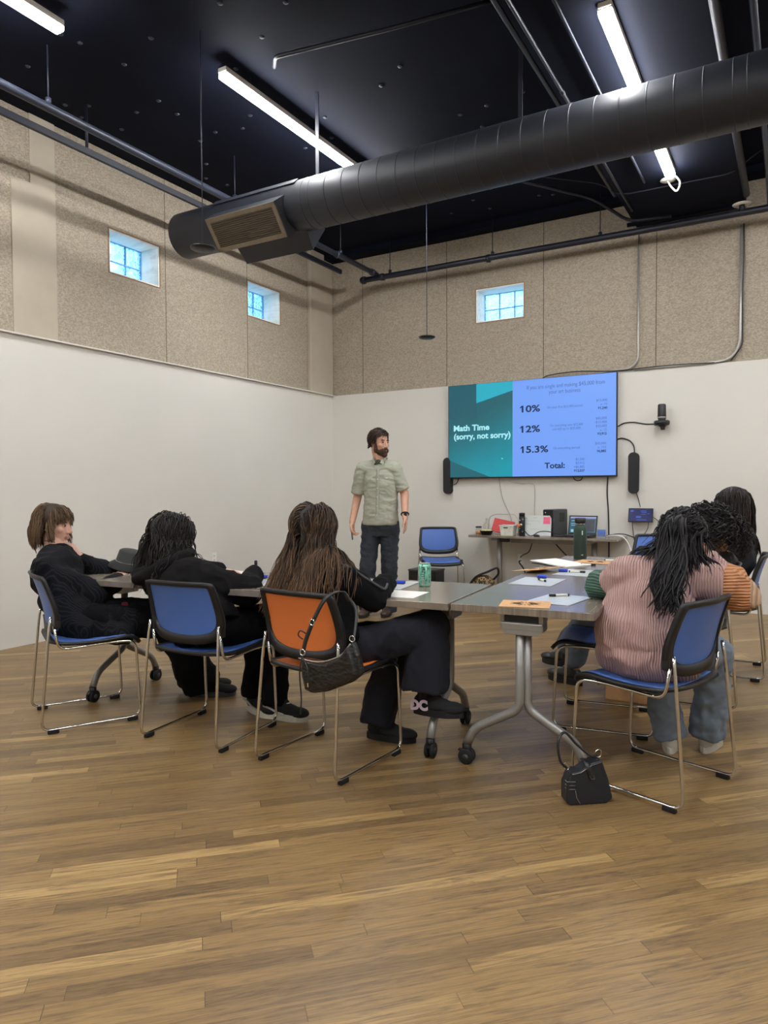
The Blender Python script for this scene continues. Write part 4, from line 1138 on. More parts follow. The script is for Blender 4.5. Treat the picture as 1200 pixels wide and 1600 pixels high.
def make_chair(label, mesh_mat):
    t = thing('stacking_chair', label, 'chair', (0, 0, 0), 0, 'stackable sled chairs')
    # sled frames
    for s_ in (-1, 1):
        X = s_ * 0.238
        pts = [(s_ * 0.216, -0.205, 0.60), (s_ * 0.222, -0.216, 0.52), (X, -0.262, 0.021), (X, 0.232, 0.021), (X * 0.985, 0.212, 0.435), (s_ * 0.215, 0.10, 0.437), (s_ * 0.215, -0.17, 0.425), (s_ * 0.214, -0.19, 0.55)]
        m = MB(); m.tube(round_path(pts, 0.05, 6), 0.0072, 10); m.link('sled_frame', M['chrome'], t)
        for y in (-0.205, 0.19):
            m = MB(); m.box((X, y, 0.0115), (0.022, 0.055, 0.022), bev=0.004); m.link('foot_pad', M['rubber'], t)
    m = MB()
    m.tube([(-0.215, 0.12, 0.43), (0.215, 0.12, 0.43)], 0.0072, 8); m.link('cross_rod', M['chrome'], t)
    # seat shell
    def prof(v):   # v from back to front
        y = -0.205 + 0.47 * v
        z = 0.452 - 0.012 * math.sin(PI * min(v / 0.8, 1)) + (0.012 * (1 - v / 0.12) if v < 0.12 else 0)
        if v > 0.8:
            w = (v - 0.8) / 0.2
            z -= 0.045 * w * w; y -= 0.015 * w * w
        return y, z
    def seat(u, v, inset=0.0, lift=0.0):
        w = 0.228 - inset
        vv = inset / 0.47 + v * (1 - 2 * inset / 0.47)
        c = min(1, vv / 0.16) ; c = 1 - (1 - c) ** 2 * 0.22
        c2 = min(1, (1 - vv) / 0.1); c2 = 1 - (1 - c2) ** 2 * 0.12
        x = (2 * u - 1) * w * c * c2
        y, z = prof(vv)
        return (x, y, z + 0.35 * x * x + lift)
    m = MB(); m.grid(lambda u, v: seat(u, v), 12, 20, 0.018); m.link('seat', M['blackpl'], t)
    m = MB(); m.grid(lambda u, v: seat(u, v, 0.032, 0.003), 12, 18, 0.006); m.link('seat_pad', mesh_mat, t)
    # backrest: black rim and mesh panel
    m = MB()
    n = len(OUTR)
    ID = [INNR[int(i * len(INNR) / n) % len(INNR)] for i in range(n)]
    V = [back_pt(x, z, -0.011) for x, z in OUTR] + [back_pt(x, z, -0.008) for x, z in ID] + [back_pt(x, z, 0.008) for x, z in ID] + [back_pt(x, z, 0.011) for x, z in OUTR]
    F = []
    for k in range(4):
        for i in range(n):
            j = (i + 1) % n
            a, b = k * n, ((k + 1) % 4) * n
            F.append((a + i, a + j, b + j, b + i))
    m._new(V, F, True); m.link('backrest_frame', M['blackpl'], t)
    m = MB()
    cz = 0.665
    K = 7
    V, F = [], []
    for k in range(K + 1):
        f = 1.015 * (1 - k / K) + 0.001
        for (x, z) in ID: V.append(back_pt(x * f, cz + (z - cz) * f, 0))
    for k in range(K):
        for i in range(n):
            j = (i + 1) % n
            F.append((k * n + i, k * n + j, (k + 1) * n + j, (k + 1) * n + i))
    m._new(V, F, True); m.link('backrest_mesh', mesh_mat, t)
    for s_ in (-1, 1):
        m = MB(); m.box(back_pt(s_ * 0.214, 0.575), (0.016, 0.03, 0.07), bev=0.004); m.link('mount', M['blackpl'], t)
    return t
def put(t, x, y, face):
    t.location = (x, y, 0); t.rotation_euler = (0, 0, R(face - 90))
    return t
ch0 = make_chair('blue mesh chair at the far left under the person in the striped black coat', M['bluemesh'])
put(ch0, -3.403, 2.53, 62.3)
for x, y, f, lab in ((-2.60, 2.675, 93.9, 'blue mesh chair under the person in the black hoodie, second from the left'),
                     (-0.525, 3.16, 161.6, 'nearest blue mesh chair on the right, under the person in the pink sweater'),
                     (-0.883, 3.838, 189, 'empty blue mesh chair just behind the pink sweater, its seat front showing beside the table'),
                     (-0.545, 4.54, 184.4, 'blue mesh chair under the curly haired person'),
                     (-0.42, 5.32, 181, 'blue mesh chair under the person with long straight dark hair at the far right'),
                     (-3.47, 7.20, -58, 'empty blue mesh chair by the back wall, left of the desk'),
                     (-1.13, 6.86, -92, 'empty blue mesh chair below the small touch panel at the far end')):
    c = put(copy_tree(ch0), x, y, f)
    c['label'] = lab
cho = make_chair('chair with an orange mesh back and a black handbag on it, nearest in the middle', M['orangemesh'])
put(cho, -1.864, 2.69, 84.6)

# ---------------------------------------------------------------- bags
def mat_croc():
    k = Nodes('black_croc_leather'); v = k.obj()
    vo = k.n('TexVoronoi'); vo.inputs['Scale'].default_value = 55; k.l(k.mapping(v, scale=(0.8, 1, 1.4)), vo.inputs['Vector'])
    k.set(Base_Color=srgb(22, 22, 22), Roughness=0.3)
    k.bump(vo.outputs['Distance'], 0.8, 0.004)
    return k.m
M['croc'] = mat_croc()
t = thing('shoulder_bag', 'black crocodile pattern shoulder bag hanging from the orange chair', 'handbag', (-1.6, 2.33, 0.52))
t['worldkids'] = 1
m = MB()
P = [(-1.755, 2.335, 0.555), (-1.65, 2.33, 0.55), (-1.55, 2.325, 0.59), (-1.495, 2.32, 0.65), (-1.47, 2.32, 0.60), (-1.452, 2.32, 0.53), (-1.50, 2.325, 0.49), (-1.62, 2.33, 0.435), (-1.70, 2.335, 0.415), (-1.74, 2.335, 0.425), (-1.758, 2.335, 0.49)]
cen = Vector((-1.61, 2.33, 0.52))
m.prism([Vector(p) + Vector((0, -0.018, 0)) for p in P], (0, 0.036, 0))
m.prism([cen + (Vector(p) - cen) * 0.86 + Vector((0, -0.036, 0)) for p in P], (0, 0.072, 0))
m.solid('bag_body', M['croc'], t, 0.006, 6)
m = MB(); m.tube(smooth_path([(-1.757, 2.305, 0.558), (-1.65, 2.30, 0.556), (-1.55, 2.30, 0.592), (-1.50, 2.30, 0.645)], 6), 0.003, 6); m.link('zip', M['galv'], t)
def strap(pts, w, th, mat, parent, name='strap', side=(1, 0, 0)):
    P_ = smooth_path(pts, 6); b = MB(); sd = Vector(side)
    V, F = [], []
    for i, p in enumerate(P_):
        tn = (P_[min(i + 1, len(P_) - 1)] - P_[max(i - 1, 0)]).normalized()
        s2 = (sd - tn * sd.dot(tn)).normalized(); nn = tn.cross(s2)
        for a, c in ((-1, -1), (1, -1), (1, 1), (-1, 1)): V.append(p + s2 * (a * w / 2) + nn * (c * th / 2))
    for i in range(len(P_) - 1):
        for k in range(4): F.append((i * 4 + k, i * 4 + (k + 1) % 4, i * 4 + 4 + (k + 1) % 4, i * 4 + 4 + k))
    F += [(3, 2, 1, 0), tuple(len(V) - 4 + k for k in range(4))]
    b._new(V, F, True)
    return b.link(name, mat, parent)
M['leather'] = plain('black_leather', srgb(24, 24, 25), 0.4)
strap([(-1.735, 2.305, 0.575), (-1.725, 2.31, 0.63), (-1.69, 2.32, 0.72), (-1.655, 2.345, 0.80), (-1.635, 2.385, 0.826), (-1.61, 2.42, 0.826), (-1.59, 2.43, 0.79)], 0.017, 0.005, M['leather'], t)
strap([(-1.505, 2.325, 0.645), (-1.52, 2.37, 0.70), (-1.55, 2.42, 0.76), (-1.59, 2.43, 0.80)], 0.012, 0.005, M['leather'], t)
for (x, y, z) in ((-1.735, 2.303, 0.585), (-1.695, 2.315, 0.71), (-1.507, 2.325, 0.66)):
    m = MB(); m.tube([(x + 0.012 * math.cos(a), y, z + 0.012 * math.sin(a)) for a in [2 * PI * i / 14 for i in range(14)]], 0.0025, 6, closed=True); m.link('buckle_ring', M['chrome'], t)
for k_, pts in enumerate(([(-1.735, 2.30, 0.57), (-1.745, 2.295, 0.50), (-1.738, 2.295, 0.40), (-1.742, 2.295, 0.33)], [(-1.735, 2.30, 0.57), (-1.70, 2.285, 0.53), (-1.69, 2.28, 0.47)], [(-1.73, 2.30, 0.64), (-1.75, 2.295, 0.655), (-1.74, 2.295, 0.675), (-1.715, 2.30, 0.665)])):
    m = MB(); m.tube(smooth_path(pts, 6), 0.003, 6); m.link('tassel_cord', M['leather'], t)
m = MB(); m.box((-1.69, 2.278, 0.462), (0.006, 0.004, 0.018)); m.link('zip_pull', M['chrome'], t)

t = thing('mini_handbag', 'small black handbag with pale stitching on the floor by the table foot', 'handbag', (-0.70, 2.85, 0.0))
t['worldkids'] = 1
ux = Vector((0.80, 0.60, 0)); uy = Vector((-0.60, 0.80, 0))
O_ = Vector((-0.715, 2.80, 0))
def bp(a, b, z): return O_ + ux * a + uy * b + Vector((0, 0, z))
prof_ = [(-0.085, 0.012), (-0.07, 0.0), (0.08, 0.0), (0.105, 0.02), (0.09, 0.09), (0.06, 0.175), (0.02, 0.165), (-0.03, 0.135), (-0.065, 0.13), (-0.085, 0.08)]
m = MB()
m.prism([bp(a, -0.032, z) for a, z in prof_], uy * 0.064)
bo = m.solid('bag_body', plain('dark_navy_leather', srgb(30, 33, 40), 0.42), t, 0.004, 5)
st = MB()
def stitch(pts): st.tube(pts, 0.0012, 4)
off = -0.0345
stitch([bp(-0.062, off, 0.125), bp(-0.03, off, 0.13), bp(0.018, off, 0.158), bp(0.055, off, 0.168)])
for z in (0.095, 0.08, 0.065): stitch([bp(-0.087, -0.02, z + 0.004), bp(-0.083, -0.03, z), bp(-0.05, off, z)])
stitch([bp(-0.05, off, 0.06), bp(-0.045, off, 0.03), bp(-0.03, off, 0.006)])
st.link('stitching', M['galv'], t)
strap([bp(0.0, 0.02, 0.165), bp(0.0, -0.015, 0.168), bp(0.005, -0.037, 0.145), bp(0.02, -0.039, 0.105)], 0.022, 0.004, M['leather'], t, 'closing_tab', side=ux)
st = MB()
for s_ in (-0.008, 0.008): st.tube([bp(0.003 + s_, -0.0375, 0.148), bp(0.018 + s_, -0.042, 0.108)], 0.001, 4)
st.tube([bp(0.010, -0.042, 0.106), bp(0.026, -0.042, 0.106)], 0.001, 4); st.link('tab_stitching', M['galv'], t)
m = MB(); m.tube(smooth_path([bp(-0.075, 0, 0.14), bp(-0.10, 0.0, 0.17), bp(-0.105, 0.01, 0.24), bp(-0.07, 0.03, 0.27), bp(-0.02, 0.03, 0.22), bp(0.03, 0.01, 0.18), bp(0.055, 0, 0.185)], 8), 0.0055, 8); m.link('handle', M['leather'], t)
for a, z in ((-0.075, 0.145), (0.058, 0.19)):
    m = MB(); m.tube([bp(a + 0.013 * math.cos(q), 0, z + 0.016 * math.sin(q)) for q in [2 * PI * i / 14 for i in range(14)]], 0.0022, 6, closed=True); m.link('handle_ring', M['chrome'], t)

# ================================================================ PEOPLE
UP = Vector((0, 0, 1))
def frame(fwd, up=UP):
    F = Vector(fwd).normalized()
    Rr = F.cross(Vector(up)).normalized()
    U = Rr.cross(F).normalized()
    return Rr, F, U
class Head:
    def __init__(s, c, fwd, up=UP, k=1.0):
        s.c = Vector(c); s.R, s.F, s.U = frame(fwd, up); s.k = k
    def p(s, x, y, z): return s.c + (s.R * x + s.F * y + s.U * z) * s.k
    def loc(s, q):
        d = (Vector(q) - s.c) / s.k
        return Vector((d.dot(s.R), d.dot(s.F), d.dot(s.U)))
    def basis(s): return (s.R, s.F, s.U)
    def e(s, m, c, r, nu=16, nv=10): m.ell(s.p(*c), [a * s.k for a in r], s.basis(), nu, nv)
    def c_(s, m, a, b, r0, r1): m.cap(s.p(*a), s.p(*b), r0 * s.k, r1 * s.k)
    def build(s, m, neck, neck_r=0.052):
        e = lambda c, r: s.e(m, c, r, 24, 16)
        e((0, -0.014, 0.035), (0.074, 0.092, 0.084)); e((0, 0.03, -0.02), (0.063, 0.062, 0.088))
        e((0, 0.036, -0.068), (0.047, 0.05, 0.036)); e((0, 0.076, -0.096), (0.02, 0.016, 0.016))
        s.c_(m, (0, 0.088, 0.014), (0, 0.108, -0.026), 0.008, 0.012)
        for a in (-1, 1):
            e((a * 0.010, 0.1, -0.031), (0.009, 0.009, 0.007)); e((a * 0.027, 0.079, 0.03), (0.022, 0.013, 0.008))
            e((a * 0.03, 0.078, 0.012), (0.013, 0.011, 0.011)); e((a * 0.04, 0.062, -0.018), (0.022, 0.022, 0.02))
            e((a * 0.076, -0.008, 0.0), (0.008, 0.018, 0.03)); e((a * 0.079, -0.013, 0.012), (0.009, 0.014, 0.014))
        e((0, 0.089, -0.056), (0.024, 0.010, 0.007)); e((0, 0.088, -0.068), (0.02, 0.010, 0.007))
        m.cap(s.p(0, -0.018, -0.05), neck, neck_r * s.k, neck_r * 1.08)

def hand(m, w, d, nrm, thumb, curl=0.5, k=1.0, spread=1.0, pinch=0.0):
    """palm plus five separate bent fingers; d along the hand, nrm = where the palm faces, thumb = side of the thumb"""
    d = Vector(d).normalized(); nrm = Vector(nrm); nrm = (nrm - d * nrm.dot(d)).normalized()
    t = Vector(thumb); t = (t - d * t.dot(d) - nrm * t.dot(nrm)).normalized()
    w = Vector(w)
    m.cap(w - d * 0.01, w + d * 0.03, 0.024 * k, 0.024 * k, 14)
    m.ell(w + d * 0.052 * k, (0.040 * k, 0.046 * k, 0.0155 * k), (t, d, nrm))
    m.ell(w + (d * 0.03 + t * 0.02 + nrm * 0.006) * k, (0.02 * k, 0.028 * k, 0.016 * k), (t, d, nrm))
    for i, L in enumerate((0.074, 0.083, 0.077, 0.06)):
        p = w + (d * (0.084 - 0.004 * abs(i - 1)) + t * (0.030 - 0.0205 * i)) * k
        v = (d + t * (0.16 - 0.11 * i) * spread).normalized()
        a = 0.0
        cc = curl if not hasattr(curl, '__len__') else curl[i]
        pts, rs = [p - v * 0.02 * k], [0.0092 * k]
        for j, f in enumerate((0.0, 0.46, 0.3, 0.24)):
            if j == 0: pts.append(p); rs.append(0.0092 * k); continue
            a += cc * (0.55, 0.85, 0.6)[j - 1]
            q = (v * math.cos(a) + nrm * math.sin(a))
            p = p + q * (L * f * k)
            pts.append(p); rs.append((0.0088, 0.0078, 0.0066)[j - 1] * k)
        m.chain(pts, rs, 10)
    p0 = w + (d * 0.028 + t * 0.026) * k
    p1 = p0 + (d * 0.6 + t * 0.62 + nrm * (0.3 + pinch)).normalized() * 0.036 * k
    p2 = p1 + (d * 0.85 + t * (0.3 - pinch) + nrm * (0.35 + pinch)).normalized() * 0.032 * k
    p3 = p2 + (d * 0.9 + t * (0.05 - pinch) + nrm * (0.4 + pinch)).normalized() * 0.026 * k
    m.chain([p0, p1, p2, p3], [0.013 * k, 0.0112 * k, 0.0098 * k, 0.0078 * k], 10)

def lerp(a, b, t): return Vector(a) * (1 - t) + Vector(b) * t
def torso_axes(J):
    r = (Vector(J['shR']) - Vector(J['shL'])); r.normalize()
    u = (Vector(J['neck']) - Vector(J['pelvis'])).normalized()
    f = u.cross(r).normalized()
    r = f.cross(u).normalized()
    return r, f, u
def spine(J, t):
    a, b, c = Vector(J['pelvis']), Vector(J.get('chest', lerp(J['pelvis'], J['neck'], 0.62))), Vector(J['neck'])
    return (a * (1 - t / 0.62) + b * (t / 0.62)) if t < 0.62 else (b * (1 - (t - 0.62) / 0.38) + c * ((t - 0.62) / 0.38))
def torso(m, J, g=0.0, w=1.0, d=1.0, sh_r=0.056, low=-0.12, neck=True):
    r, f, u = torso_axes(J)
    secs = [(low, 0.155, 0.108), (0.0, 0.165, 0.115), (0.18, 0.152, 0.108), (0.4, 0.146, 0.102), (0.6, 0.158, 0.108), (0.76, 0.160, 0.104), (0.88, 0.125, 0.082), (0.97, 0.075, 0.06)]
    if not neck: secs = secs[:-1]
    m.loft([(spine(J, t), r, f, rx * w + g, ry * d + g) for t, rx, ry in secs])
    m.cap(J['shL'], J['shR'], sh_r + g, sh_r + g, 18)
    m.cap(lerp(J['neck'], J['shL'], 0.1), J['shL'], 0.05 + g, sh_r + g); m.cap(lerp(J['neck'], J['shR'], 0.1), J['shR'], 0.05 + g, sh_r + g)
def ground(pt): return Vector((pt[0], pt[1], 0))

def trousers(m, J, rt=0.083, rk=0.066, ra=0.06, hem=None, w=1.0):
    r, f, u = torso_axes(J)
    m.ell(J['pelvis'] - u * 0.03, (0.158 * w, 0.115, 0.09), (r, f, u), 24, 14)
    for s_ in 'LR':
        m.cap(J['hip' + s_], J['kn' + s_], rt, rk, 18); m.cuff(J['kn' + s_], J['an' + s_] - Vector((0, 0, 0.05)), rk, ra)
        m.cap(J['pelvis'], J['hip' + s_], 0.1 * w, rt)
def shoe(name, an, toe, mats, parent, sole=0.02, L=0.26, label=None, floor=None, extra=None):
    """one shoe: upper and sole; an = ankle, toe = direction point"""
    a = Vector(an); d = (Vector(toe) - a)
    root = bpy.data.objects.new(name, None); COL.objects.link(root); root.parent = parent
    fz = d.normalized()
    side = fz.cross(UP).normalized(); up = side.cross(fz).normalized()
    if up.z < 0: up = -up
    heel = a - up * 0.075 - fz * 0.05
    if floor is not None:
        heel.z = floor + sole; fz = Vector((fz.x, fz.y, 0)).normalized(); side = fz.cross(UP).normalized(); up = UP.copy()
    m = MB()
    m.ell(heel + fz * 0.05 + up * 0.035, (0.036, 0.05, 0.045), (side, fz, up)); m.cap(heel + fz * 0.055 + up * 0.04, heel + fz * 0.06 + up * 0.09, 0.036, 0.033)
    m.ell(heel + fz * 0.13 + up * 0.025, (0.040, 0.075, 0.038), (side, fz, up)); m.ell(heel + fz * (L - 0.065) + up * 0.018, (0.045, 0.068, 0.03), (side, fz, up))
    m.ell(heel + fz * 0.10 + up * 0.05, (0.03, 0.05, 0.04), (side, fz, up))
    up_o = m.solid('shoe_upper', mats[0], None, 0.005, 4)
    m = MB(); pts = []
    for i in range(28):
        q = 2 * PI * i / 28
        yy = math.cos(q); xx = math.sin(q)
        wdt = 0.040 + 0.008 * max(yy, 0) * (1 - max(yy, 0)) * 4 - 0.005 * max(-yy, 0)
        pts.append(heel + fz * (L / 2 - 0.005 + yy * L / 2) + side * (xx * wdt))
    m.prism([p + up * 0.012 for p in pts], -up * (sole + 0.010))
    so_o = m.link('sole', mats[1])
    outs = [up_o, so_o]
    if extra:
        m = MB(); extra(m, heel, fz, side, up); outs.append(m.link('shoe_trim', mats[2]))
    base = Vector(parent.location)
    for o in outs:
        o.parent = root; o.matrix_parent_inverse = Matrix.Translation(-base)
    return root, heel, fz, side, up

def ell_push(p, c, r, B, pad):
    d = p - c
    q = Vector((d.dot(B[0]) / (r[0] + pad), d.dot(B[1]) / (r[1] + pad), d.dot(B[2]) / (r[2] + pad)))
    L = q.length
    if L < 1.0 and L > 1e-5:
        q = q / L
        return c + B[0] * (q.x * (r[0] + pad)) + B[1] * (q.y * (r[1] + pad)) + B[2] * (q.z * (r[2] + pad))
    return p
def hair(name, H, parent, mat, n, length, flow, colliders=(), grav=0.25, wave=0.0, wl=0.05, rad=0.0035, seed=1, lift=0.014, keep=None, step=0.014, cap_keep=None, base_r=(0.080, 0.098, 0.091), rad_end=0.35, jitter=0.25, shell=True, extra=None, hugz=-0.01, shell_pad=0.45, drift=(0, 0, 0), spread=0.0, tipfade=0.1):
    """strands rooted on the scalp that fall over head and shoulders, above a dark under-shell"""
    rnd = random.Random(seed)
    m = MB()
    tones = []
    hc = H.p(0, -0.014, 0.035); hr = [a * H.k for a in base_r]; B = H.basis()
    fr = (H.p(0, 0.03, -0.02), [0.066 * H.k, 0.066 * H.k, 0.09 * H.k], B)
    neckc = (H.p(0, -0.02, -0.10), [0.056, 0.056, 0.09], B)
    if shell:
        V, F = [], []
        nu, nv = 40, 26
        for j in range(nv + 1):
            ph = PI * (0.001 + 0.998 * j / nv)
            for i in range(nu):
                th = 2 * PI * i / nu
                V.append((math.sin(ph) * math.cos(th), math.sin(ph) * math.sin(th), math.cos(ph)))
        ok = [ (cap_keep or keep)(Vector((v[0] * base_r[0], v[1] * base_r[1] - 0.014, v[2] * base_r[2] + 0.035))) for v in V]
        sp = 0.003 + lift * shell_pad
        W = [hc + B[0] * (v[0] * (hr[0] + sp)) + B[1] * (v[1] * (hr[1] + sp)) + B[2] * (v[2] * (hr[2] + sp)) for v in V]
        for j in range(nv):
            for i in range(nu):
                q = (j * nu + i, j * nu + (i + 1) % nu, (j + 1) * nu + (i + 1) % nu, (j + 1) * nu + i)
                if all(ok[x] for x in q): F.append(q)
        m._new(W, F, True)
        tones += [0.0] * len(W)
    cnt = 0; tries = 0
    while cnt < n and tries < n * 30:
        tries += 1
        z = rnd.uniform(-0.75, 1); th = rnd.uniform(0, 2 * PI); s_ = math.sqrt(max(0, 1 - z * z))
        v = Vector((s_ * math.cos(th), s_ * math.sin(th), z))
        lp = Vector((v.x * base_r[0], v.y * base_r[1] - 0.014, v.z * base_r[2] + 0.035))
        if not keep(lp): continue
        cnt += 1
        pad = rnd.uniform(0.2, 1.0) * lift
        p = hc + B[0] * (v.x * hr[0]) + B[1] * (v.y * hr[1]) + B[2] * (v.z * hr[2])
        fl = flow(lp) + Vector((rnd.gauss(0, jitter), rnd.gauss(0, jitter), rnd.gauss(0, jitter)))
        vel = (B[0] * fl.x + B[1] * fl.y + B[2] * fl.z).normalized()
        L = (length(lp) if callable(length) else length) * rnd.uniform(0.82, 1.08)
        k = max(4, int(L / step))
        pts = [p]
        ph0 = rnd.uniform(0, 6.28); ph1 = rnd.uniform(0, 6.28); wlen = wl * rnd.uniform(0.8, 1.25)
        dv = H.R * (drift[0] + rnd.gauss(0, 1) * spread * 0.1) + H.F * drift[1] + H.U * drift[2]
        for i in range(k):
            vel = (vel * (1 - grav) + Vector((0, 0, -1)) * grav + dv * min(1, i / 8)).normalized()
            q = pts[-1] + vel * step
            pd_ = 0.003 + pad * min(1, (i + 1) / 3)
            q = ell_push(q, hc, hr, B, pd_)
            if (q - hc).dot(B[2]) > hugz * H.k:
                e_ = q - hc
                e_ = Vector((e_.dot(B[0]) / (hr[0] + pd_), e_.dot(B[1]) / (hr[1] + pd_), e_.dot(B[2]) / (hr[2] + pd_)))
                if e_.length > 1:
                    e_ = e_ / e_.length
                    q = hc + B[0] * (e_.x * (hr[0] + pd_)) + B[1] * (e_.y * (hr[1] + pd_)) + B[2] * (e_.z * (hr[2] + pd_))
            q = ell_push(q, fr[0], fr[1], B, pad * 0.6)
            q = ell_push(q, neckc[0], neckc[1], B, pad * 0.8)
            for (c, r, b) in colliders: q = ell_push(q, c, r, b, 0.004 + pad)
            if (q - pts[-1]).length > 1e-5: vel = (q - pts[-1]).normalized()
            pts.append(q)
        if wave:
            out = []
            for i, q in enumerate(pts):
                a = min(1, i / 5) * wave
                s3 = i * step / wlen * 2 * PI
                t_ = (pts[min(i + 1, k)] - pts[max(i - 1, 0)]).normalized()
                n1_ = t_.cross(hc - q).normalized(); n2_ = t_.cross(n1_).normalized()
                out.append(q + n1_ * (a * math.sin(s3 + ph0)) + n2_ * (a * 0.6 * math.cos(s3 * 0.9 + ph1)))
            pts = out
        r0 = rad * rnd.uniform(0.6, 1.2)
        rs = [r0 * (0.7 + 0.3 * min(1, i / 3)) * (1 - (1 - rad_end) * (i / k) ** 2) for i in range(k + 1)]
        rs[-1] *= 0.3
        m.tube(pts, r0, 4, True, rs)
        tn = min(1, max(0, rnd.gauss(0.42, 0.24)))
        for i in range(k + 1): tones += [max(0.0, min(1.0, tn + tipfade * (i / k - 0.5)))] * 4
    if extra: 
        for pts, rs in extra:
            m.tube(pts, 0, 5, True, rs); tones += [rnd.random() * 0.7] * (5 * len(pts))
    o = m.link(name, mat, parent)
    at = o.data.attributes.new('tone', 'FLOAT', 'POINT')
    vals = (tones + [0.3] * len(o.data.vertices))[:len(o.data.vertices)]
    at.data.foreach_set('value', vals)
    return o
def torso_colliders(J, g):
    r, f, u = torso_axes(J); B = (r, f, u)
    out = [(spine(J, 0.62), (0.150 + g, 0.104 + g, 0.17 + g), B), (spine(J, 0.40), (0.145 + g, 0.10 + g, 0.16 + g), B), (spine(J, 0.76), (0.145 + g, 0.088 + g, 0.12 + g), B)]
    for s_ in ('shL', 'shR'):
        for t in (0.45, 0.8, 1.0):
            c = lerp(J['neck'], J[s_], t); q = 0.050 + g
            out.append((c, (q, q, q), B))
    return out
def person(label, base):
    t = thing('person', label, 'person', base)
    t['worldkids'] = 1
    return t

skin1 = plain('skin_fair', srgb(206, 160, 138), 0.5, var=0.06, vscale=40)
skin2 = plain('skin_warm', srgb(196, 148, 122), 0.5, var=0.05, vscale=40)
skin3 = plain('skin_tan', srgb(178, 128, 100), 0.5, var=0.05, vscale=40)
lipm = plain('lip_tone', srgb(180, 122, 108), 0.5)
eyem = plain('dark_eye', srgb(40, 28, 24), 0.3)
def face_paint(H, beard=False):
    def f(c):
        l = H.loc(c)
        if l.y > 0.07 and abs(l.x) < 0.022 and -0.073 < l.z < -0.050 and l.y > 0.088 - abs(l.x): return 1
        for a in (-1, 1):
            if (l - Vector((a * 0.031, 0.088, 0.012))).length < 0.0085: return 2
            if l.y > 0.07 and abs(abs(l.x) - 0.03) < 0.019 and abs(l.z - 0.033 + abs(abs(l.x) - 0.03) * 0.2) < 0.0045: return 3
        return 0
    return f
def body(J, H, parent, skin, hands=(), neck_r=0.05, arms='LR', arm_r=(0.046, 0.038, 0.027), voxel=0.005, browm=None, legs=True, low=-0.03):
    m = MB()
    H.build(m, J['neck'], neck_r)
    torso(m, J, -0.016, low=low)
    for s_ in arms: m.chain([J['sh' + s_], J['el' + s_], J['wr' + s_]], arm_r, 16)
    if legs:
        for s_ in 'LR': m.chain([J['hip' + s_], J['kn' + s_], J['an' + s_]], [0.072, 0.05, 0.036], 14)
    for h in hands: hand(m, **h)
    return m.solid('body', [skin, lipm, eyem, browm or eyem], parent, voxel, 3, paint=face_paint(H))

def V3(*a): return Vector(a)

# ---------------------------------------------------------------- the man standing
J = dict(pelvis=V3(-3.50, 5.92, 0.93), neck=V3(-3.50, 5.92, 1.53), chest=V3(-3.495, 5.93, 1.30), shL=V3(-3.355, 5.95, 1.455), shR=V3(-3.668, 5.86, 1.455),
         elL=V3(-3.275, 6.00, 1.21), wrL=V3(-3.20, 5.87, 1.00), elR=V3(-3.735, 5.87, 1.17), wrR=V3(-3.725, 5.76, 0.935),
         hipL=V3(-3.415, 5.95, 0.90), hipR=V3(-3.59, 5.90, 0.90), knL=V3(-3.435, 5.98, 0.50), knR=V3(-3.615, 5.87, 0.50), anL=V3(-3.49, 6.06, 0.09), anR=V3(-3.67, 5.93, 0.09))
H = Head((-3.50, 5.905, 1.70), (0.95, -0.30, -0.10), k=1.05)
man = person('standing man in a pale green short sleeved shirt looking towards the screen', (-3.55, 5.95, 0))
hairc = mat_hair('dark_brown_hair', srgb(30, 22, 17), srgb(78, 60, 46))
body(J, H, man, skin2, hands=[dict(w=J['wrL'], d=(0.18, -0.12, -1), nrm=(-0.8, -0.5, 0), thumb=(-0.3, -1, 0), curl=0.35, k=1.06),
                              dict(w=J['wrR'], d=(0.10, -0.16, -1), nrm=(0.9, 0.1, 0), thumb=(0.2, -1, 0), curl=0.95, k=1.06)], neck_r=0.060, arm_r=(0.050, 0.043, 0.030), browm=hairc)
shirt = Nodes('pale_green_linen')
v_ = shirt.obj()
shirt.set(Base_Color=shirt.ramp(shirt.noise(v_, 240, 3), [(0.3, srgb(146, 148, 132)), (0.7, srgb(172, 172, 155))]), Roughness=0.85)
shirt = shirt.m
m = MB()
r_, f_, u_ = torso_axes(J)
m.loft([(spine(J, t_), r_, f_, rx, ry) for t_, rx, ry in ((-0.04, 0.178, 0.14), (0.1, 0.172, 0.138), (0.3, 0.166, 0.132), (0.5, 0.166, 0.128), (0.66, 0.174, 0.13), (0.8, 0.165, 0.112), (0.9, 0.12, 0.088), (0.965, 0.082, 0.072))])
m.cap(J['shL'], J['shR'], 0.066, 0.066, 18)
for s_ in 'LR':
    m.cap(lerp(J['neck'], J['sh' + s_], 0.2) - V3(0, 0, 0.02), J['sh' + s_], 0.05, 0.066)
    m.cuff(J['sh' + s_], lerp(J['sh' + s_], J['el' + s_], 0.86), 0.066, 0.068)
sh = m.solid('shirt', shirt, man, 0.008, 4, disp=[(0.005, 6, (0.8, 0.8, 2.2)), (0.003, 15, (0.8, 0.8, 2.2))])
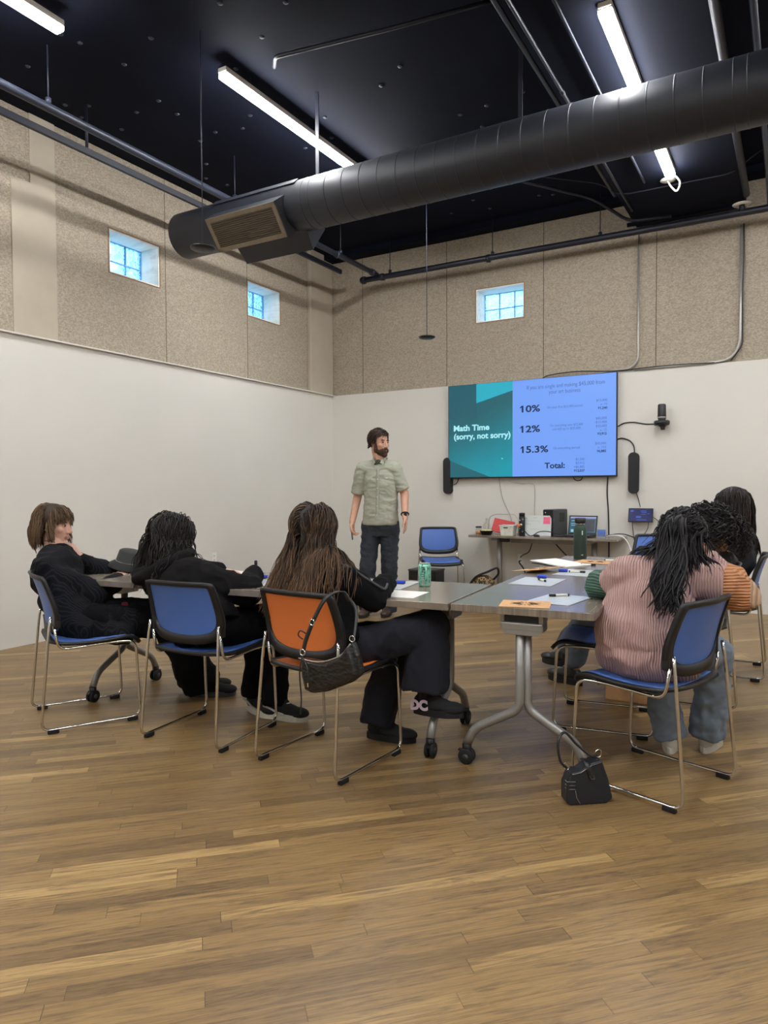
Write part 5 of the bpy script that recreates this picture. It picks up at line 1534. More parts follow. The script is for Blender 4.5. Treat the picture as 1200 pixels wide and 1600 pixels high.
# shirt details: collar, placket, buttons, pocket mark, undershirt
fd = f_
m = MB()
for sg in (-1, 1):
    nb = J['neck'] + V3(0, 0, 0.01)
    m.prism([nb + r_ * sg * 0.066 + fd * 0.015 + V3(0, 0, 0.02), nb + r_ * sg * 0.052 + fd * 0.085 - V3(0, 0, 0.045), nb + r_ * sg * 0.022 + fd * 0.10 - V3(0, 0, 0.035), nb + r_ * sg * 0.045 + fd * 0.055 + V3(0, 0, 0.018)], fd * 0.006)
m.tube([J['neck'] + r_ * (0.066 * math.cos(a)) + fd * (0.064 * math.sin(a)) + V3(0, 0, 0.024) for a in [PI * (0.85 + 1.3 * i / 14) for i in range(15)]], 0.011, 8)
m.link('collar', shirt, man)
m = MB(); m.ell(J['neck'] + fd * 0.070 - V3(0, 0, 0.035), (0.040, 0.014, 0.045), (r_, fd, u_)); m.link('undershirt', plain('dark_olive_cloth', srgb(62, 66, 54), 0.9), man)
pl = [spine(J, t_) + fd * dd for t_, dd in ((0.86, 0.108), (0.7, 0.135), (0.5, 0.139), (0.3, 0.141), (0.1, 0.138), (-0.04, 0.125))]
strap(pl, 0.028, 0.004, shirt, man, 'placket', side=r_)
m = MB()
for i in range(5):
    p_ = lerp(pl[1], pl[4], i / 4.2) + fd * 0.004
    m.ell(p_, (0.005, 0.003, 0.005), (r_, fd, u_), 8, 6)
m.link('buttons', M['white'], man)
m = MB(); m.box(spine(J, 0.72) + fd * 0.112 - r_ * 0.085, (0.022, 0.004, 0.006), Matrix((r_, fd, u_)).transposed()); m.link('pocket_label', M['white'], man)
denim = plain('dark_denim', srgb(42, 48, 57), 0.85, var=0.18, vscale=14, bump=0.3, bscale=500)
m = MB(); trousers(m, J, 0.098, 0.078, 0.075); m.loft([(J['pelvis'] + V3(0, 0, z_), Vector((1, 0, 0)), Vector((0, 1, 0)), a_, b_) for z_, a_, b_ in ((-0.13, 0.13, 0.10), (-0.06, 0.162, 0.12), (0.01, 0.155, 0.112), (0.04, 0.14, 0.10))])
m.solid('trousers', denim, man, 0.009, 4, disp=[(0.006, 8, (1, 1, 1.5)), (0.003, 24, (1, 1, 2))])
bsh = plain('brown_shoe_leather', srgb(60, 44, 34), 0.5)
for s_ in 'LR': shoe('shoe', J['an' + s_], J['an' + s_] + V3(0.05, -0.2, 0), (bsh, M['rubber']), man, floor=0.0)
hk = lambda l: (l.z > 0.075) or (l.y < 0.035 and l.z > 0.0) or (l.y < -0.03 and l.z > -0.05)
hair('hair', H, man, hairc, 520, lambda l: (0.05 if l.z < 0.02 else 0.10), lambda l: Vector((l.x * 5 + 0.3, 0.25 if l.y > 0.04 else -0.9, 0.5 if l.y > 0.04 else -0.1)), grav=0.20, wave=0.002, wl=0.05, rad=0.0045, seed=3, lift=0.018, keep=hk, step=0.012, jitter=0.12, hugz=-0.06)
m = MB()
H.e(m, (0, 0.043, -0.074), (0.055, 0.056, 0.044)); H.e(m, (0, 0.082, -0.10), (0.028, 0.024, 0.026)); H.e(m, (0, 0.095, -0.048), (0.026, 0.009, 0.007))
for a in (-1, 1): H.e(m, (a * 0.058, 0.022, -0.045), (0.012, 0.026, 0.045)); H.e(m, (a * 0.026, 0.088, -0.066), (0.012, 0.014, 0.02))
m.solid('beard', plain('brown_beard', srgb(70, 48, 36), 0.8, var=0.35, vscale=220, bump=0.8, bscale=350), man, 0.004, 3, disp=[(0.003, 90, (1, 1, 1))])
m = MB(); wd = (J['wrL'] - J['elL']).normalized()
wx = wd.orthogonal().normalized(); wy = wd.cross(wx)
wc = lerp(J['elL'], J['wrL'], 0.93)
m.tube([wc + (wx * math.cos(a) + wy * math.sin(a)) * 0.034 for a in [2 * PI * i / 20 for i in range(20)]], 0.008, 8, closed=True); m.box(wc + V3(0.02, -0.030, 0), (0.03, 0.012, 0.03), bev=0.004); m.link('wristwatch', M['rubber'], man)
t = thing('presenter_pen', 'dark pen held in the hand of the standing man', 'pen', (-3.69, 5.70, 0.83))
t['worldkids'] = 1
m = MB(); m.cap((-3.705, 5.715, 0.865), (-3.665, 5.67, 0.775), 0.008, 0.007); m.link('pen_barrel', M['darkgrey'], t)

# ---------------------------------------------------------------- woman with long brown hair (orange chair)
J = dict(pelvis=V3(-1.90, 2.70, 0.55), chest=V3(-1.925, 2.70, 0.78), neck=V3(-1.965, 2.745, 0.915), shL=V3(-2.135, 2.74, 0.825), shR=V3(-1.80, 2.71, 0.83),
         elL=V3(-2.25, 2.86, 0.80), wrL=V3(-2.10, 3.05, 0.775), elR=V3(-1.69, 2.80, 0.745), wrR=V3(-1.735, 2.985, 0.79),
         hipL=V3(-1.96, 2.76, 0.52), hipR=V3(-1.79, 2.74, 0.505), knL=V3(-1.74, 3.08, 0.50), anL=V3(-1.80, 3.0, 0.13), knR=V3(-1.48, 2.97, 0.595), anR=V3(-1.515, 2.95, 0.335))
H = Head((-2.005, 2.765, 1.045), (0.05, 0.96, -0.12))
gf = person('seated woman with long brown hair in a black jacket on the orange chair', (-1.86, 2.7, 0))
body(J, H, gf, skin1, hands=[dict(w=J['wrR'], d=(-0.45, 0.7, -0.05), nrm=(-0.3, -0.2, -1), thumb=(-1, -0.4, 0.2), curl=0.7, k=0.92, pinch=0.2), dict(w=J['wrL'], d=(0.7, 0.6, -0.05), nrm=(0, 0, -1), thumb=(0.5, -0.8, 0), curl=0.3, k=0.92)])
blk = plain('black_jersey', srgb(13, 13, 15), 0.95, var=0.15, vscale=12, spec=0.15)
m = MB(); torso(m, J, 0.018)
for s_ in 'LR': m.chain([J['sh' + s_], J['el' + s_], lerp(J['el' + s_], J['wr' + s_], 0.98)], [0.078, 0.064, 0.047], 18)
m.solid('jacket', blk, gf, 0.008, 4, disp=[(0.008, 7, (1, 1, 1)), (0.004, 18, (1, 1, 1))])
m = MB()
if True:
    pts = [J['shR'] + V3(-0.02, -0.03, 0.082), J['shR'] + V3(0.035, -0.02, 0.066), lerp(J['shR'], J['elR'], 0.55) + V3(0.058, -0.02, 0.052), J['elR'] + V3(0.05, -0.0, 0.045), lerp(J['elR'], J['wrR'], 0.5) + V3(0.048, -0.015, 0.035)]
    m.tube(smooth_path(pts, 6), 0.006, 6)
m.link('sleeve_piping', plain('charcoal_piping', srgb(66, 66, 70), 0.8), gf)
dnm = plain('black_denim', srgb(17, 19, 30), 0.9, var=0.25, vscale=14, bump=0.2, bscale=400)
m = MB()
r_, f_, u_ = torso_axes(J)
m.ell(J['pelvis'], (0.17, 0.125, 0.10), (r_, f_, u_), 24, 14)
m.cap(J['hipL'], J['knL'], 0.088, 0.078, 18); m.cuff(J['knL'], J['anL'] - V3(0, 0, 0.05), 0.078, 0.088); m.cap(J['pelvis'], J['hipL'], 0.1, 0.088)
m.cap(J['hipR'], J['knR'], 0.08, 0.086, 18); m.cuff(J['knR'] + V3(-0.01, 0, 0.03), J['anR'] + V3(0.01, 0, -0.03), 0.088, 0.108); m.cap(J['pelvis'], J['hipR'], 0.1, 0.09)
m.solid('trousers', dnm, gf, 0.009, 4, disp=[(0.009, 7, (1, 1, 0.7)), (0.004, 20, (1, 1, 0.6))])
blacksh = plain('black_suede', srgb(14, 14, 16), 0.85)
shoe('shoe', J['anL'], J['anL'] + V3(0.2, 0.04, 0), (blacksh, M['rubber']), gf, floor=0.0)
sr, heel, fz, side, up = shoe('shoe', V3(-1.51, 2.94, 0.285), V3(-1.51, 2.94, 0.285) + V3(0.2, 0.0, 0.012), (blacksh, M['rubber']), gf, sole=0.022)
pk = plain('pale_pink_patch', srgb(196, 176, 190), 0.6)
def logo(body_, size, p, rot, name='shoe_mark'):
    o = text_mesh(name, body_, size, pk, (0, 0, 0), rot=(0, 0, 0), bold=0.004)
    o.matrix_world = Matrix.Translation(p) @ rot
    w_ = o.matrix_world.copy(); o.parent = sr; o.matrix_parent_inverse = Matrix.Translation(-Vector(gf.location)); o.matrix_basis = w_
    return o
sd = -side if side.y > 0 else side
rotm = Matrix((fz, up, fz.cross(up))).transposed().to_4x4()
logo('DC', 0.062, heel + fz * 0.005 + sd * 0.047 + up * 0.012, rotm)
hb = mat_hair('long_brown_hair', srgb(26, 17, 14), srgb(112, 86, 62))
keepf = lambda l: (l.z > 0.07 or l.y < 0.045) and l.z > -0.045
flowf = lambda l: Vector(((1.1 if l.x > 0 else -1.1) * max(0.1, 1 - abs(l.x) * 9), -0.8 if l.y > -0.02 else -0.7, -0.3))
hair('hair', H, gf, hb, 1900, lambda l: 0.42 + 0.06 * (l.z / 0.1), flowf, torso_colliders(J, 0.008), grav=0.26, wave=0.006, wl=0.18, rad=0.0032, seed=11, lift=0.026, keep=keepf, jitter=0.13, hugz=-0.045, drift=(0, -0.10, 0), spread=0.35, tipfade=0.75, shell_pad=0.1)

# ---------------------------------------------------------------- person in the black hoodie
J = dict(pelvis=V3(-2.64, 2.68, 0.53), chest=V3(-2.79, 2.66, 0.70), neck=V3(-2.90, 2.72, 0.845), shL=V3(-3.04, 2.70, 0.745), shR=V3(-2.66, 2.71, 0.775),
         elL=V3(-3.12, 2.92, 0.80), wrL=V3(-2.93, 3.08, 0.775), elR=V3(-2.49, 2.83, 0.715), wrR=V3(-2.585, 2.995, 0.785),
         hipL=V3(-2.69, 2.76, 0.52), hipR=V3(-2.55, 2.74, 0.52), knL=V3(-2.63, 3.10, 0.52), anL=V3(-2.63, 3.03, 0.10), knR=V3(-2.455, 3.03, 0.52), anR=V3(-2.455, 3.0, 0.10))
H = Head((-2.985, 2.775, 0.985), (0.32, 0.92, -0.22), k=1.0)
p2 = person('seated person with shoulder length black hair in a black hoodie, raised marker in hand', (-2.6, 2.68, 0))
body(J, H, p2, skin1, hands=[dict(w=J['wrR'], d=(-0.35, 0.75, -0.05), nrm=(-0.8, -0.1, -0.5), thumb=(-0.2, -0.3, 1), curl=1.0, k=0.92, pinch=0.2), dict(w=J['wrL'], d=(0.7, 0.5, -0.05), nrm=(0, 0, -1), thumb=(0.5, -0.8, 0), curl=0.3, k=0.92)])
hood = plain('black_fleece', srgb(20, 18, 18), 0.95, var=0.12, vscale=12, spec=0.15)
m = MB(); torso(m, J, 0.030)
for s_ in 'LR': m.chain([J['sh' + s_], J['el' + s_], lerp(J['el' + s_], J['wr' + s_], 0.97)], [0.085, 0.074, 0.05], 18)
m.solid('hoodie', hood, p2, 0.008, 4, disp=[(0.008, 7, (1, 1, 1)), (0.004, 16, (1, 1, 1))])
m = MB()
hc_ = V3(-2.945, 2.64, 0.835)
rr_, ff_, uu_ = torso_axes(J)
m.tube(smooth_path([hc_ + V3(-0.13, 0.12, 0.045), hc_ + V3(-0.155, 0.03, -0.01), hc_ + V3(-0.11, -0.045, -0.055), hc_ + V3(-0.02, -0.07, -0.04), hc_ + V3(0.08, -0.035, 0.02), hc_ + V3(0.125, 0.05, 0.06), hc_ + V3(0.10, 0.13, 0.07)], 6), 0.034, 14)
m.ell(hc_ + V3(0.0, -0.015, -0.045), (0.15, 0.065, 0.065)); m.ell(hc_ + V3(0.03, 0.03, -0.02), (0.13, 0.09, 0.07))
m.solid('hood', hood, p2, 0.007, 5, disp=[(0.005, 12, (1, 1, 1))])
m = MB(); c_ = lerp(J['elR'], J['wrR'], 0.9); d_ = (J['wrR'] - J['elR']).normalized(); a_ = d_.orthogonal().normalized(); b_ = d_.cross(a_)
m.tube([c_ + (a_ * math.cos(q) + b_ * math.sin(q)) * 0.044 for q in [2 * PI * i / 20 for i in range(20)]], 0.014, 8, closed=True); m.link('cuff', hood, p2)
m = MB()
m.ell(J['pelvis'], (0.17, 0.125, 0.09), (Vector((1, 0, 0)), Vector((0, 1, 0)), UP), 24, 14)
for s_ in 'LR':
    m.cap(J['hip' + s_], J['kn' + s_], 0.088, 0.076, 18); m.cuff(J['kn' + s_], J['an' + s_] - V3(0, 0, 0.02), 0.076, 0.066); m.cap(J['pelvis'], J['hip' + s_], 0.1, 0.088)
m.solid('trousers', blk, p2, 0.009, 4, disp=[(0.007, 8, (1, 1, 0.8)), (0.004, 20, (1, 1, 0.6))])
offw = plain('off_white_rubber', srgb(186, 182, 168), 0.7)
def stripe(m, heel, fz, side, up):
    for sg in (-1, 1):
        q = lambda a, b, h: heel + fz * a + side * (sg * b) + up * h
        m.tube([q(0.0, 0.034, 0.045), q(0.05, 0.039, 0.035), q(0.09, 0.0425, 0.02), q(0.13, 0.043, 0.012)], 0.006, 6)
        m.tube([q(-0.01, 0.03, 0.06), q(0.03, 0.037, 0.075), q(0.07, 0.034, 0.078)], 0.005, 6)
    m.ell(heel + fz * 0.12 + up * 0.066, (0.02, 0.03, 0.006), (side, fz, up))
shoe('sneaker', J['anL'], J['anL'] + V3(0.2, -0.05, 0), (blacksh, offw, offw), p2, floor=0.0, sole=0.026, extra=stripe)
shoe('sneaker', J['anR'], J['anR'] + V3(0.2, 0.03, 0), (blacksh, offw, offw), p2, floor=0.0, sole=0.026, extra=stripe)
hbk = mat_hair('soft_black_hair', srgb(14, 12, 12), srgb(50, 43, 40))
hair('hair', H, p2, hbk, 1400, lambda l: 0.31 + 0.3 * max(0, l.z), lambda l: Vector(((1.2 if l.x > 0 else -1.2) * max(0.2, 1 - abs(l.x) * 6), 0.5 if l.y > 0.04 else -0.5, 0.15)), torso_colliders(J, 0.02), grav=0.24, wave=0.008, wl=0.11, rad=0.0034, seed=21, lift=0.034, keep=lambda l: (l.z > 0.065 or l.y < 0.05) and l.z > -0.04, jitter=0.2, hugz=-0.03, drift=(0, -0.06, 0), spread=0.5)
t = thing('marker_pen', 'marker held upright by the person in the black hoodie', 'marker', (-2.62, 3.05, 0.82), 0, 'dry wipe markers')
m = MB(); m.lathe([(0.0045, -0.05), (0.0065, -0.045), (0.0065, 0.0)], n=12); m.link('barrel', M['white'], t)
m = MB(); m.lathe([(0.0085, -0.002), (0.009, 0.03), (0.006, 0.034)], n=12); m.link('pen_cap', M['blackpl'], t)

# ---------------------------------------------------------------- person in the striped black coat (far left)
J = dict(pelvis=V3(-3.53, 2.61, 0.53), chest=V3(-3.70, 2.57, 0.74), neck=V3(-3.775, 2.61, 0.885), shL=V3(-3.87, 2.76, 0.80), shR=V3(-3.675, 2.48, 0.80),
         elL=V3(-3.72, 2.90, 0.735), wrL=V3(-3.775, 2.765, 0.85), elR=V3(-3.45, 2.63, 0.65), wrR=V3(-3.53, 2.86, 0.72),
         hipL=V3(-3.50, 2.72, 0.52), hipR=V3(-3.40, 2.56, 0.52), knL=V3(-3.28, 3.02, 0.50), anL=V3(-3.22, 3.18, 0.10), knR=V3(-3.12, 2.86, 0.49), anR=V3(-3.10, 3.10, 0.11))
H = Head((-3.835, 2.645, 1.04), (0.90, 0.42, -0.10), k=0.97)
p1 = person('seated person with short brown hair and a striped black coat, hand at the chin', (-3.5, 2.6, 0))
hb1 = mat_hair('light_brown_hair', srgb(50, 36, 24), srgb(124, 98, 70))
body(J, H, p1, skin1, hands=[dict(w=J['wrL'], d=(-0.25, -0.45, 0.75), nrm=(-0.9, -0.35, -0.2), thumb=(0.3, -1, 0), curl=1.3, k=0.88), dict(w=J['wrR'], d=(-0.2, 0.9, 0.2), nrm=(-0.6, 0, -0.8), thumb=(0, 0.1, 1), curl=0.5, k=0.9)], browm=hb1)
coatm = mat_stripes('pinstriped_black_coat', srgb(11, 11, 14), srgb(34, 34, 39), 100, axis=(0.57, -0.82, 0.0), rough=0.9, bump=0.02, width=0.82, warp=0.0)
m = MB(); torso(m, J, 0.022)
for s_ in 'LR': m.chain([J['sh' + s_], J['el' + s_], lerp(J['el' + s_], J['wr' + s_], 0.82 if s_ == 'L' else 0.9)], [0.08, 0.068, 0.05], 18)
r_, f_, u_ = torso_axes(J)
m.ell(J['neck'] - u_ * 0.01, (0.075, 0.07, 0.045), (r_, f_, u_))
# coat skirt spread over the seat and hanging at the side
m.cap(V3(-3.53, 2.56, 0.50), V3(-3.24, 2.70, 0.50), 0.115, 0.085); m.cap(V3(-3.52, 2.50, 0.49), V3(-3.20, 2.62, 0.46), 0.085, 0.055)
m.cap(V3(-3.60, 2.50, 0.62), V3(-3.38, 2.50, 0.48), 0.10, 0.07); m.cap(V3(-3.45, 2.72, 0.53), V3(-3.2, 2.86, 0.52), 0.1, 0.08)
m.solid('coat', coatm, p1, 0.008, 4, disp=[(0.010, 6, (1, 1, 0.8)), (0.005, 16, (1, 1, 0.6))])
m = MB(); c_ = J['neck'] + u_ * 0.012
m.tube([c_ + r_ * (0.068 * math.cos(q)) + f_ * (0.064 * math.sin(q)) for q in [2 * PI * i / 24 for i in range(24)]], 0.013, 8, closed=True); m.link('collar', coatm, p1)
m = MB()
m.ell(J['pelvis'], (0.16, 0.12, 0.09), (Vector((1, 0, 0)), Vector((0, 1, 0)), UP), 24, 14)
for s_, ra in (('L', 0.11), ('R', 0.115)):
    m.cap(J['hip' + s_], J['kn' + s_], 0.088, 0.084, 18); m.cuff(J['kn' + s_], J['an' + s_] - V3(0, 0, 0.03), 0.084, ra); m.cap(J['pelvis'], J['hip' + s_], 0.1, 0.088)
m.solid('trousers', blk, p1, 0.009, 4, disp=[(0.009, 7, (1, 1, 0.8)), (0.004, 20, (1, 1, 0.6))])
m = MB(); m.ell(V3(-3.36, 2.75, 0.585), (0.07, 0.05, 0.03)); m.solid('red_lining', plain('dark_red_cloth', srgb(96, 24, 34), 0.9), p1, 0.006, 3)
shoe('shoe', J['anL'], J['anL'] + V3(0.15, 0.14, 0), (blacksh, M['rubber']), p1, floor=0.0)
shoe('shoe', J['anR'], J['anR'] + V3(0.16, 0.12, 0), (blacksh, M['darkgrey']), p1, floor=0.0)
def flow1(l): return Vector((l.x * 14, 0.75 if l.y > -0.01 else -0.7, -0.1))
hair('hair', H, p1, hb1, 1000, lambda l: (0.085 if l.y > 0.02 else (0.13 if l.y > -0.04 else 0.15 + 0.4 * max(0, l.z))), flow1, torso_colliders(J, 0.03), grav=0.30, wave=0.002, wl=0.1, rad=0.0038, drift=(0, 0.10, 0), seed=31, lift=0.024, keep=lambda l: (l.z > 0.07 or l.y < 0.03) and l.z > -0.03, jitter=0.12)

# ---------------------------------------------------------------- woman in the pink sweater
J = dict(pelvis=V3(-0.55, 3.20, 0.55), chest=V3(-0.54, 3.23, 0.76), neck=V3(-0.475, 3.31, 0.93), shL=V3(-0.655, 3.20, 0.86), shR=V3(-0.345, 3.27, 0.86),
         elL=V3(-0.785, 3.33, 0.795), wrL=V3(-0.66, 3.55, 0.80), elR=V3(-0.20, 3.40, 0.795), wrR=V3(-0.345, 3.54, 0.93),
         hipL=V3(-0.64, 3.28, 0.51), hipR=V3(-0.44, 3.30, 0.51), knL=V3(-0.575, 3.56, 0.47), anL=V3(-0.50, 3.54, 0.10), knR=V3(-0.31, 3.57, 0.49), anR=V3(-0.35, 3.63, 0.11))
H = Head((-0.435, 3.365, 1.015), (0.12, 0.85, -0.52), k=1.0)
pw = person('seated woman in a pink ribbed sweater seen from behind, leaning on the right table', (-0.52, 3.2, 0))
body(J, H, pw, skin3, hands=[dict(w=J['wrR'], d=(-0.15, 0.1, 0.5), nrm=(-1, -0.1, 0), thumb=(0, -1, 0.1), curl=0.6, k=0.9), dict(w=J['wrL'], d=(0.5, 0.7, 0), nrm=(0, 0, -1), thumb=(1, -0.2, 0), curl=0.4, k=0.9)])
kp = mat_stripes('pink_rib_knit', srgb(168, 134, 128), srgb(196, 163, 156), 95, axis=0, bump=0.7, width=0.4, warp=0.05)
kg = mat_stripes('green_rib_knit', srgb(60, 88, 75), srgb(84, 112, 98), 78, axis=2, bump=0.8, width=0.4, warp=0.03)
ko = mat_stripes('orange_rib_knit', srgb(172, 116, 78), srgb(198, 144, 104), 78, axis=2, bump=0.8, width=0.4, warp=0.03)
kt = mat_stripes('tan_rib_knit', srgb(166, 134, 108), srgb(198, 168, 140), 60, axis=0, bump=0.8, width=0.4, warp=0.03)
m = MB()
r_, f_, u_ = torso_axes(J)
XY = (Vector((1, 0, 0)), Vector((0, 1, 0)), UP)
m.ell(V3(-0.55, 3.17, 0.54), (0.205, 0.165, 0.125), XY, 24, 14); m.ell(V3(-0.56, 3.165, 0.63), (0.20, 0.16, 0.15), XY, 24, 14)
m.ell(V3(-0.545, 3.20, 0.74), (0.185, 0.145, 0.15), XY, 24, 14); m.ell(V3(-0.52, 3.235, 0.83), (0.17, 0.12, 0.11), XY, 24, 14)
m.ell(V3(-0.475, 3.19, 0.49), (0.15, 0.12, 0.075), XY, 24, 14)
m.cap(J['shL'], J['shR'], 0.078, 0.078, 18); m.cap(J['neck'] - V3(0, 0.02, 0.04), J['shR'], 0.07, 0.08); m.cap(J['neck'] - V3(0.02, 0.02, 0.04), J['shL'], 0.07, 0.08)
m.chain([J['shL'], J['elL'], lerp(J['elL'], J['wrL'], 0.9)], [0.078, 0.066, 0.05], 18)
m.chain([J['shR'], J['elR'], lerp(J['elR'], J['wrR'], 0.8)], [0.082, 0.078, 0.055], 18)
def near_seg(c, a, b):
    a, b = Vector(a), Vector(b); t_ = max(0, min(1, (c - a).dot(b - a) / (b - a).length_squared))
    return (c - (a + (b - a) * t_)).length, t_
def kpaint(c):
    d, t_ = near_seg(c, J['shL'], J['elL'])
    if c.x < -0.715 and c.z > 0.70 and t_ > 0.45: return 1
    if c.x < -0.60 and c.y > 3.36: return 1
    d, t_ = near_seg(c, J['shR'], J['elR'])
    if c.x > -0.255 and c.z > 0.68:
        return 3 if c.x > -0.16 or c.y > 3.46 else 2
    return 0
m.solid('sweater', [kp, kg, ko, kt], pw, 0.007, 4, disp=[(0.010, 6, (1, 1, 0.9)), (0.004, 15, (1, 1, 1))], paint=kpaint)
m = MB(); m.tube(smooth_path([J['neck'] + V3(-0.09, 0.0, 0.0), J['neck'] + V3(-0.05, -0.075, -0.01), J['neck'] + V3(0.04, -0.085, -0.02), J['neck'] + V3(0.11, -0.04, -0.02), J['neck'] + V3(0.13, 0.03, -0.01)], 6), 0.028, 12); m.link('folded_collar', kp, pw)
jean = plain('washed_denim', srgb(112, 124, 138), 0.9, var=0.22, vscale=9, bump=0.3, bscale=450)
m = MB()
m.ell(J['pelvis'] - V3(0, 0, 0.02), (0.16, 0.12, 0.08), XY, 24, 14)
for s_ in 'LR':
    m.cap(J['hip' + s_], J['kn' + s_], 0.085, 0.07, 18); m.cuff(J['kn' + s_], J['an' + s_] - V3(0, 0, 0.03), 0.07, 0.074)
m.solid('jeans', jean, pw, 0.009, 3, disp=[(0.009, 8, (1, 1, 1.2)), (0.004, 22, (1, 1, 1.4))])
whites = plain('white_shoe', srgb(196, 192, 184), 0.7)
shoe('shoe', J['anR'], J['anR'] + V3(0.03, 0.2, 0), (whites, offw), pw, floor=0.0, L=0.25)
shoe('shoe', J['anL'], J['anL'] + V3(-0.02, 0.2, 0), (whites, offw), pw, floor=0.0, L=0.25)
hj = mat_hair('jet_black_hair', srgb(10, 9, 11), srgb(40, 36, 40))
rp = random.Random(8)
knot = H.p(0, -0.118, 0.045)
extra = []
for i in range(260):
    a = Vector((rp.gauss(0, 0.013), rp.gauss(0, 0.008), rp.gauss(0, 0.008)))
    sp_ = rp.gauss(0, 1)
    L = rp.uniform(0.22, 0.37)
    pts, rs = [], []
    ph = rp.uniform(0, 6.28)
    for k_ in range(20):
        u = k_ / 19
        x = a.x + max(-1.6, min(1.6, sp_)) * 0.026 * u ** 0.6 + 0.010 + 0.024 * math.sin(u * 9 + ph) * u - 0.01 * u
        zz = L / 0.32 * u
        yy = 3.255 - 0.03 * math.sin(PI * min(1, u * 4)) - (0.09 * min(1, zz / 0.3) + 0.05 * max(0, zz - 0.3) / 0.2 * 0.8 + 0.02 * max(0, zz - 0.75)) + a.y + 0.008 * math.cos(u * 8 + ph) * u - abs(a.x)
        pts.append(Vector((knot.x + x, yy, knot.z + 0.018 * math.sin(PI * min(1, u * 3)) - L * u + a.z)))
        rs.append(0.0045 * (0.6 + 0.6 * math.sin(PI * min(0.95, u + 0.1))) * (0.4 if k_ == 19 else 1))
    extra.append((pts, rs))
def flow_p(l): return (Vector((0, -0.11, 0.045)) - l).normalized() * 1.5 if l.z > 0.02 else Vector(((0.2 if l.x > 0 else -0.2), -0.5, -1))
hair('hair', H, pw, hj, 820, lambda l: (max(0.04, (Vector((0, -0.11, 0.045)) - l).length * 0.95) if l.z > 0.03 else 0.20), flow_p, torso_colliders(J, 0.02), grav=0.12, wave=0.004, wl=0.10, rad=0.0046, seed=41, lift=0.022, keep=lambda l: (l.z > 0.07 or l.y < 0.055) and l.z > -0.06, extra=extra, jitter=0.12, hugz=-0.02)
m = MB(); m.tube([knot + H.R * (0.02 * math.cos(q)) + H.U * (0.014 * math.sin(q)) + H.F * 0.008 for q in [2 * PI * i / 16 for i in range(16)]], 0.004, 6, closed=True); m.link('hair_tie', M['rubber'], pw)

# ---------------------------------------------------------------- curly haired person
J = dict(pelvis=V3(-0.52, 4.54, 0.53), chest=V3(-0.45, 4.53, 0.74), neck=V3(-0.37, 4.52, 0.86), shL=V3(-0.40, 4.36, 0.79), shR=V3(-0.36, 4.70, 0.79),
         elL=V3(-0.62, 4.34, 0.765), wrL=V3(-0.83, 4.44, 0.775), elR=V3(-0.6, 4.76, 0.78), wrR=V3(-0.84, 4.70, 0.775),
         hipL=V3(-0.62, 4.47, 0.51), hipR=V3(-0.62, 4.62, 0.51), knL=V3(-1.10, 4.45, 0.52), anL=V3(-1.20, 4.46, 0.12), knR=V3(-1.12, 4.68, 0.52), anR=V3(-1.33, 4.74, 0.14))
H = Head((-0.425, 4.44, 0.985), (-0.80, 0.42, -0.5), k=1.0)
pc = person('seated curly black haired person bending over the right table, behind the pink sweater', (-0.5, 4.54, 0))
body(J, H, pc, skin3, hands=[dict(w=J['wrL'], d=(-1, 0.2, 0), nrm=(0, 0, -1), thumb=(0, 1, 0), curl=0.4, k=0.9), dict(w=J['wrR'], d=(-1, -0.1, 0), nrm=(0, 0, -1), thumb=(0, -1, 0), curl=0.4, k=0.9)])
dk = plain('charcoal_top', srgb(44, 44, 46), 0.9, var=0.1)
m = MB(); torso(m, J, 0.014)
for s_ in 'LR': m.chain([J['sh' + s_], J['el' + s_], lerp(J['el' + s_], J['wr' + s_], 0.92)], [0.07, 0.058, 0.042], 18)
m.solid('top', dk, pc, 0.009, 4, disp=[(0.006, 8, (1, 1, 1))])
m = MB(); m.ell(J['pelvis'], (0.12, 0.16, 0.09), XY)
for s_ in 'LR': m.chain([J['hip' + s_], J['kn' + s_], J['an' + s_] + V3(0, 0, 0.04)], [0.08, 0.07, 0.062], 18)
m.solid('jeans', plain('grey_denim', srgb(84, 92, 102), 0.9, var=0.15), pc, 0.009, 3, disp=[(0.006, 9, (1, 1, 1))])
bt = plain('black_boot_leather', srgb(20, 20, 20), 0.35)
for s_ in 'LR':
    q = J['an' + s_]
    shoe('boot', q, q + V3(-0.2, 0.07, 0), (bt, M['rubber']), pc, floor=0.035 if s_ == 'R' else 0.0, sole=0.03)
hcur = mat_hair('curly_black_hair', srgb(12, 11, 12), srgb(48, 42, 42))
hair('hair', H, pc, hcur, 760, lambda l: 0.20, lambda l: Vector((l.x * 12, -1.0 if l.y < 0 else 0.7, 0.6)), torso_colliders(J, 0.03), grav=0.16, wave=0.016, wl=0.045, rad=0.0042, seed=51, lift=0.062, keep=lambda l: (l.z > 0.05 or l.y < 0.05) and l.z > -0.03, jitter=0.35, step=0.009, hugz=0.0)

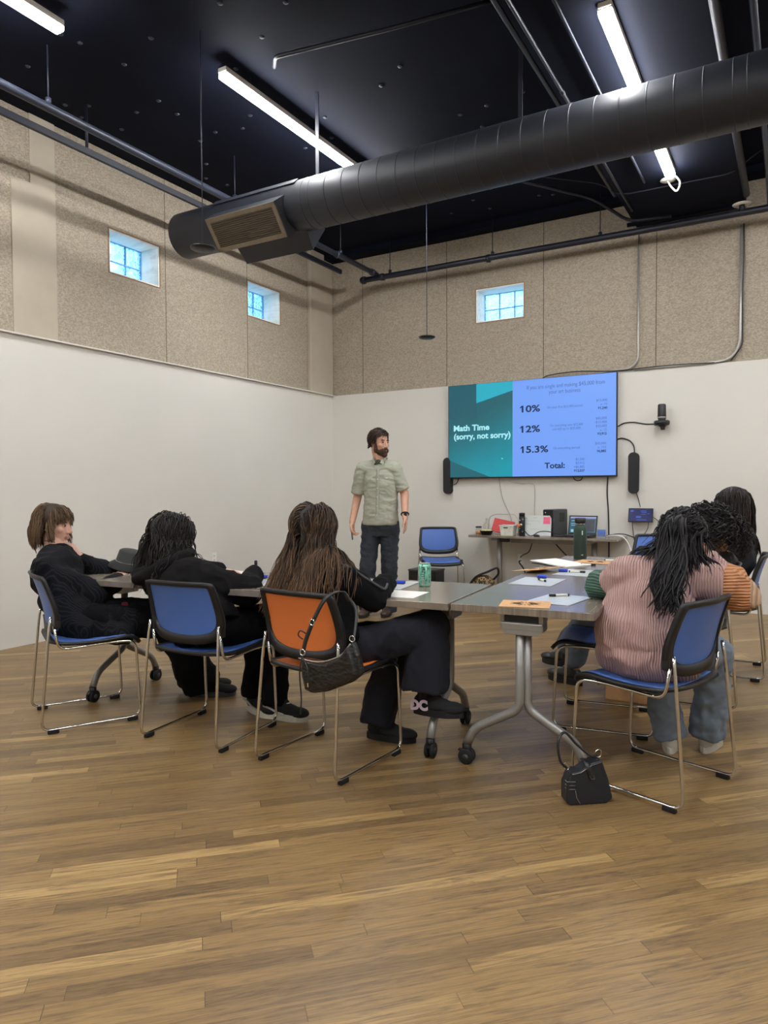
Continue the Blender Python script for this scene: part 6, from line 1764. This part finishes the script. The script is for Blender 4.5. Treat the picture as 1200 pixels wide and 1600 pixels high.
# ---------------------------------------------------------------- person with long straight dark hair
J = dict(pelvis=V3(-0.42, 5.32, 0.53), chest=V3(-0.34, 5.31, 0.76), neck=V3(-0.33, 5.31, 0.96), shL=V3(-0.30, 5.14, 0.88), shR=V3(-0.32, 5.48, 0.88),
         elL=V3(-0.50, 5.10, 0.72), wrL=V3(-0.72, 5.16, 0.775), elR=V3(-0.5, 5.52, 0.76), wrR=V3(-0.74, 5.46, 0.775),
         hipL=V3(-0.50, 5.24, 0.51), hipR=V3(-0.50, 5.40, 0.51), knL=V3(-0.92, 5.22, 0.52), anL=V3(-0.95, 5.22, 0.10), knR=V3(-0.92, 5.42, 0.52), anR=V3(-0.95, 5.44, 0.10))
H = Head((-0.37, 5.30, 1.12), (-0.92, 0.25, -0.2), k=1.0)
pd = person('seated person with long straight dark hair at the far right, mostly hidden behind curly hair', (-0.42, 5.3, 0))
body(J, H, pd, skin3, hands=[dict(w=J['wrL'], d=(-1, 0.2, 0), nrm=(0, 0, -1), thumb=(0, 1, 0), curl=0.4, k=0.9), dict(w=J['wrR'], d=(-1, -0.1, 0), nrm=(0, 0, -1), thumb=(0, -1, 0), curl=0.4, k=0.9)])
m = MB(); torso(m, J, 0.012)
for s_ in 'LR': m.chain([J['sh' + s_], J['el' + s_], lerp(J['el' + s_], J['wr' + s_], 0.92)], [0.066, 0.054, 0.04], 18)
m.solid('top', dk, pd, 0.009, 4, disp=[(0.006, 8, (1, 1, 1))])
m = MB(); m.ell(J['pelvis'], (0.12, 0.16, 0.09), XY)
for s_ in 'LR': m.chain([J['hip' + s_], J['kn' + s_], J['an' + s_] + V3(0, 0, 0.03)], [0.08, 0.068, 0.056], 18)
m.solid('jeans', plain('pale_grey_denim', srgb(128, 132, 140), 0.9, var=0.12), pd, 0.009, 3, disp=[(0.006, 9, (1, 1, 1))])
for s_ in 'LR':
    q = J['an' + s_]; shoe('shoe', q, q + V3(-0.2, 0.0, 0), (whites, offw), pd, floor=0.0)
hdk = mat_hair('straight_dark_hair', srgb(20, 16, 15), srgb(62, 50, 44))
hair('hair', H, pd, hdk, 620, 0.36, lambda l: Vector(((1.2 if l.x > 0 else -1.2) * max(0.2, 1 - abs(l.x) * 6), -0.4, -0.2)), torso_colliders(J, 0.02), grav=0.3, wave=0.003, wl=0.12, rad=0.0042, seed=61, lift=0.02, keep=lambda l: (l.z > 0.07 or l.y < 0.045) and l.z > -0.04, jitter=0.12)
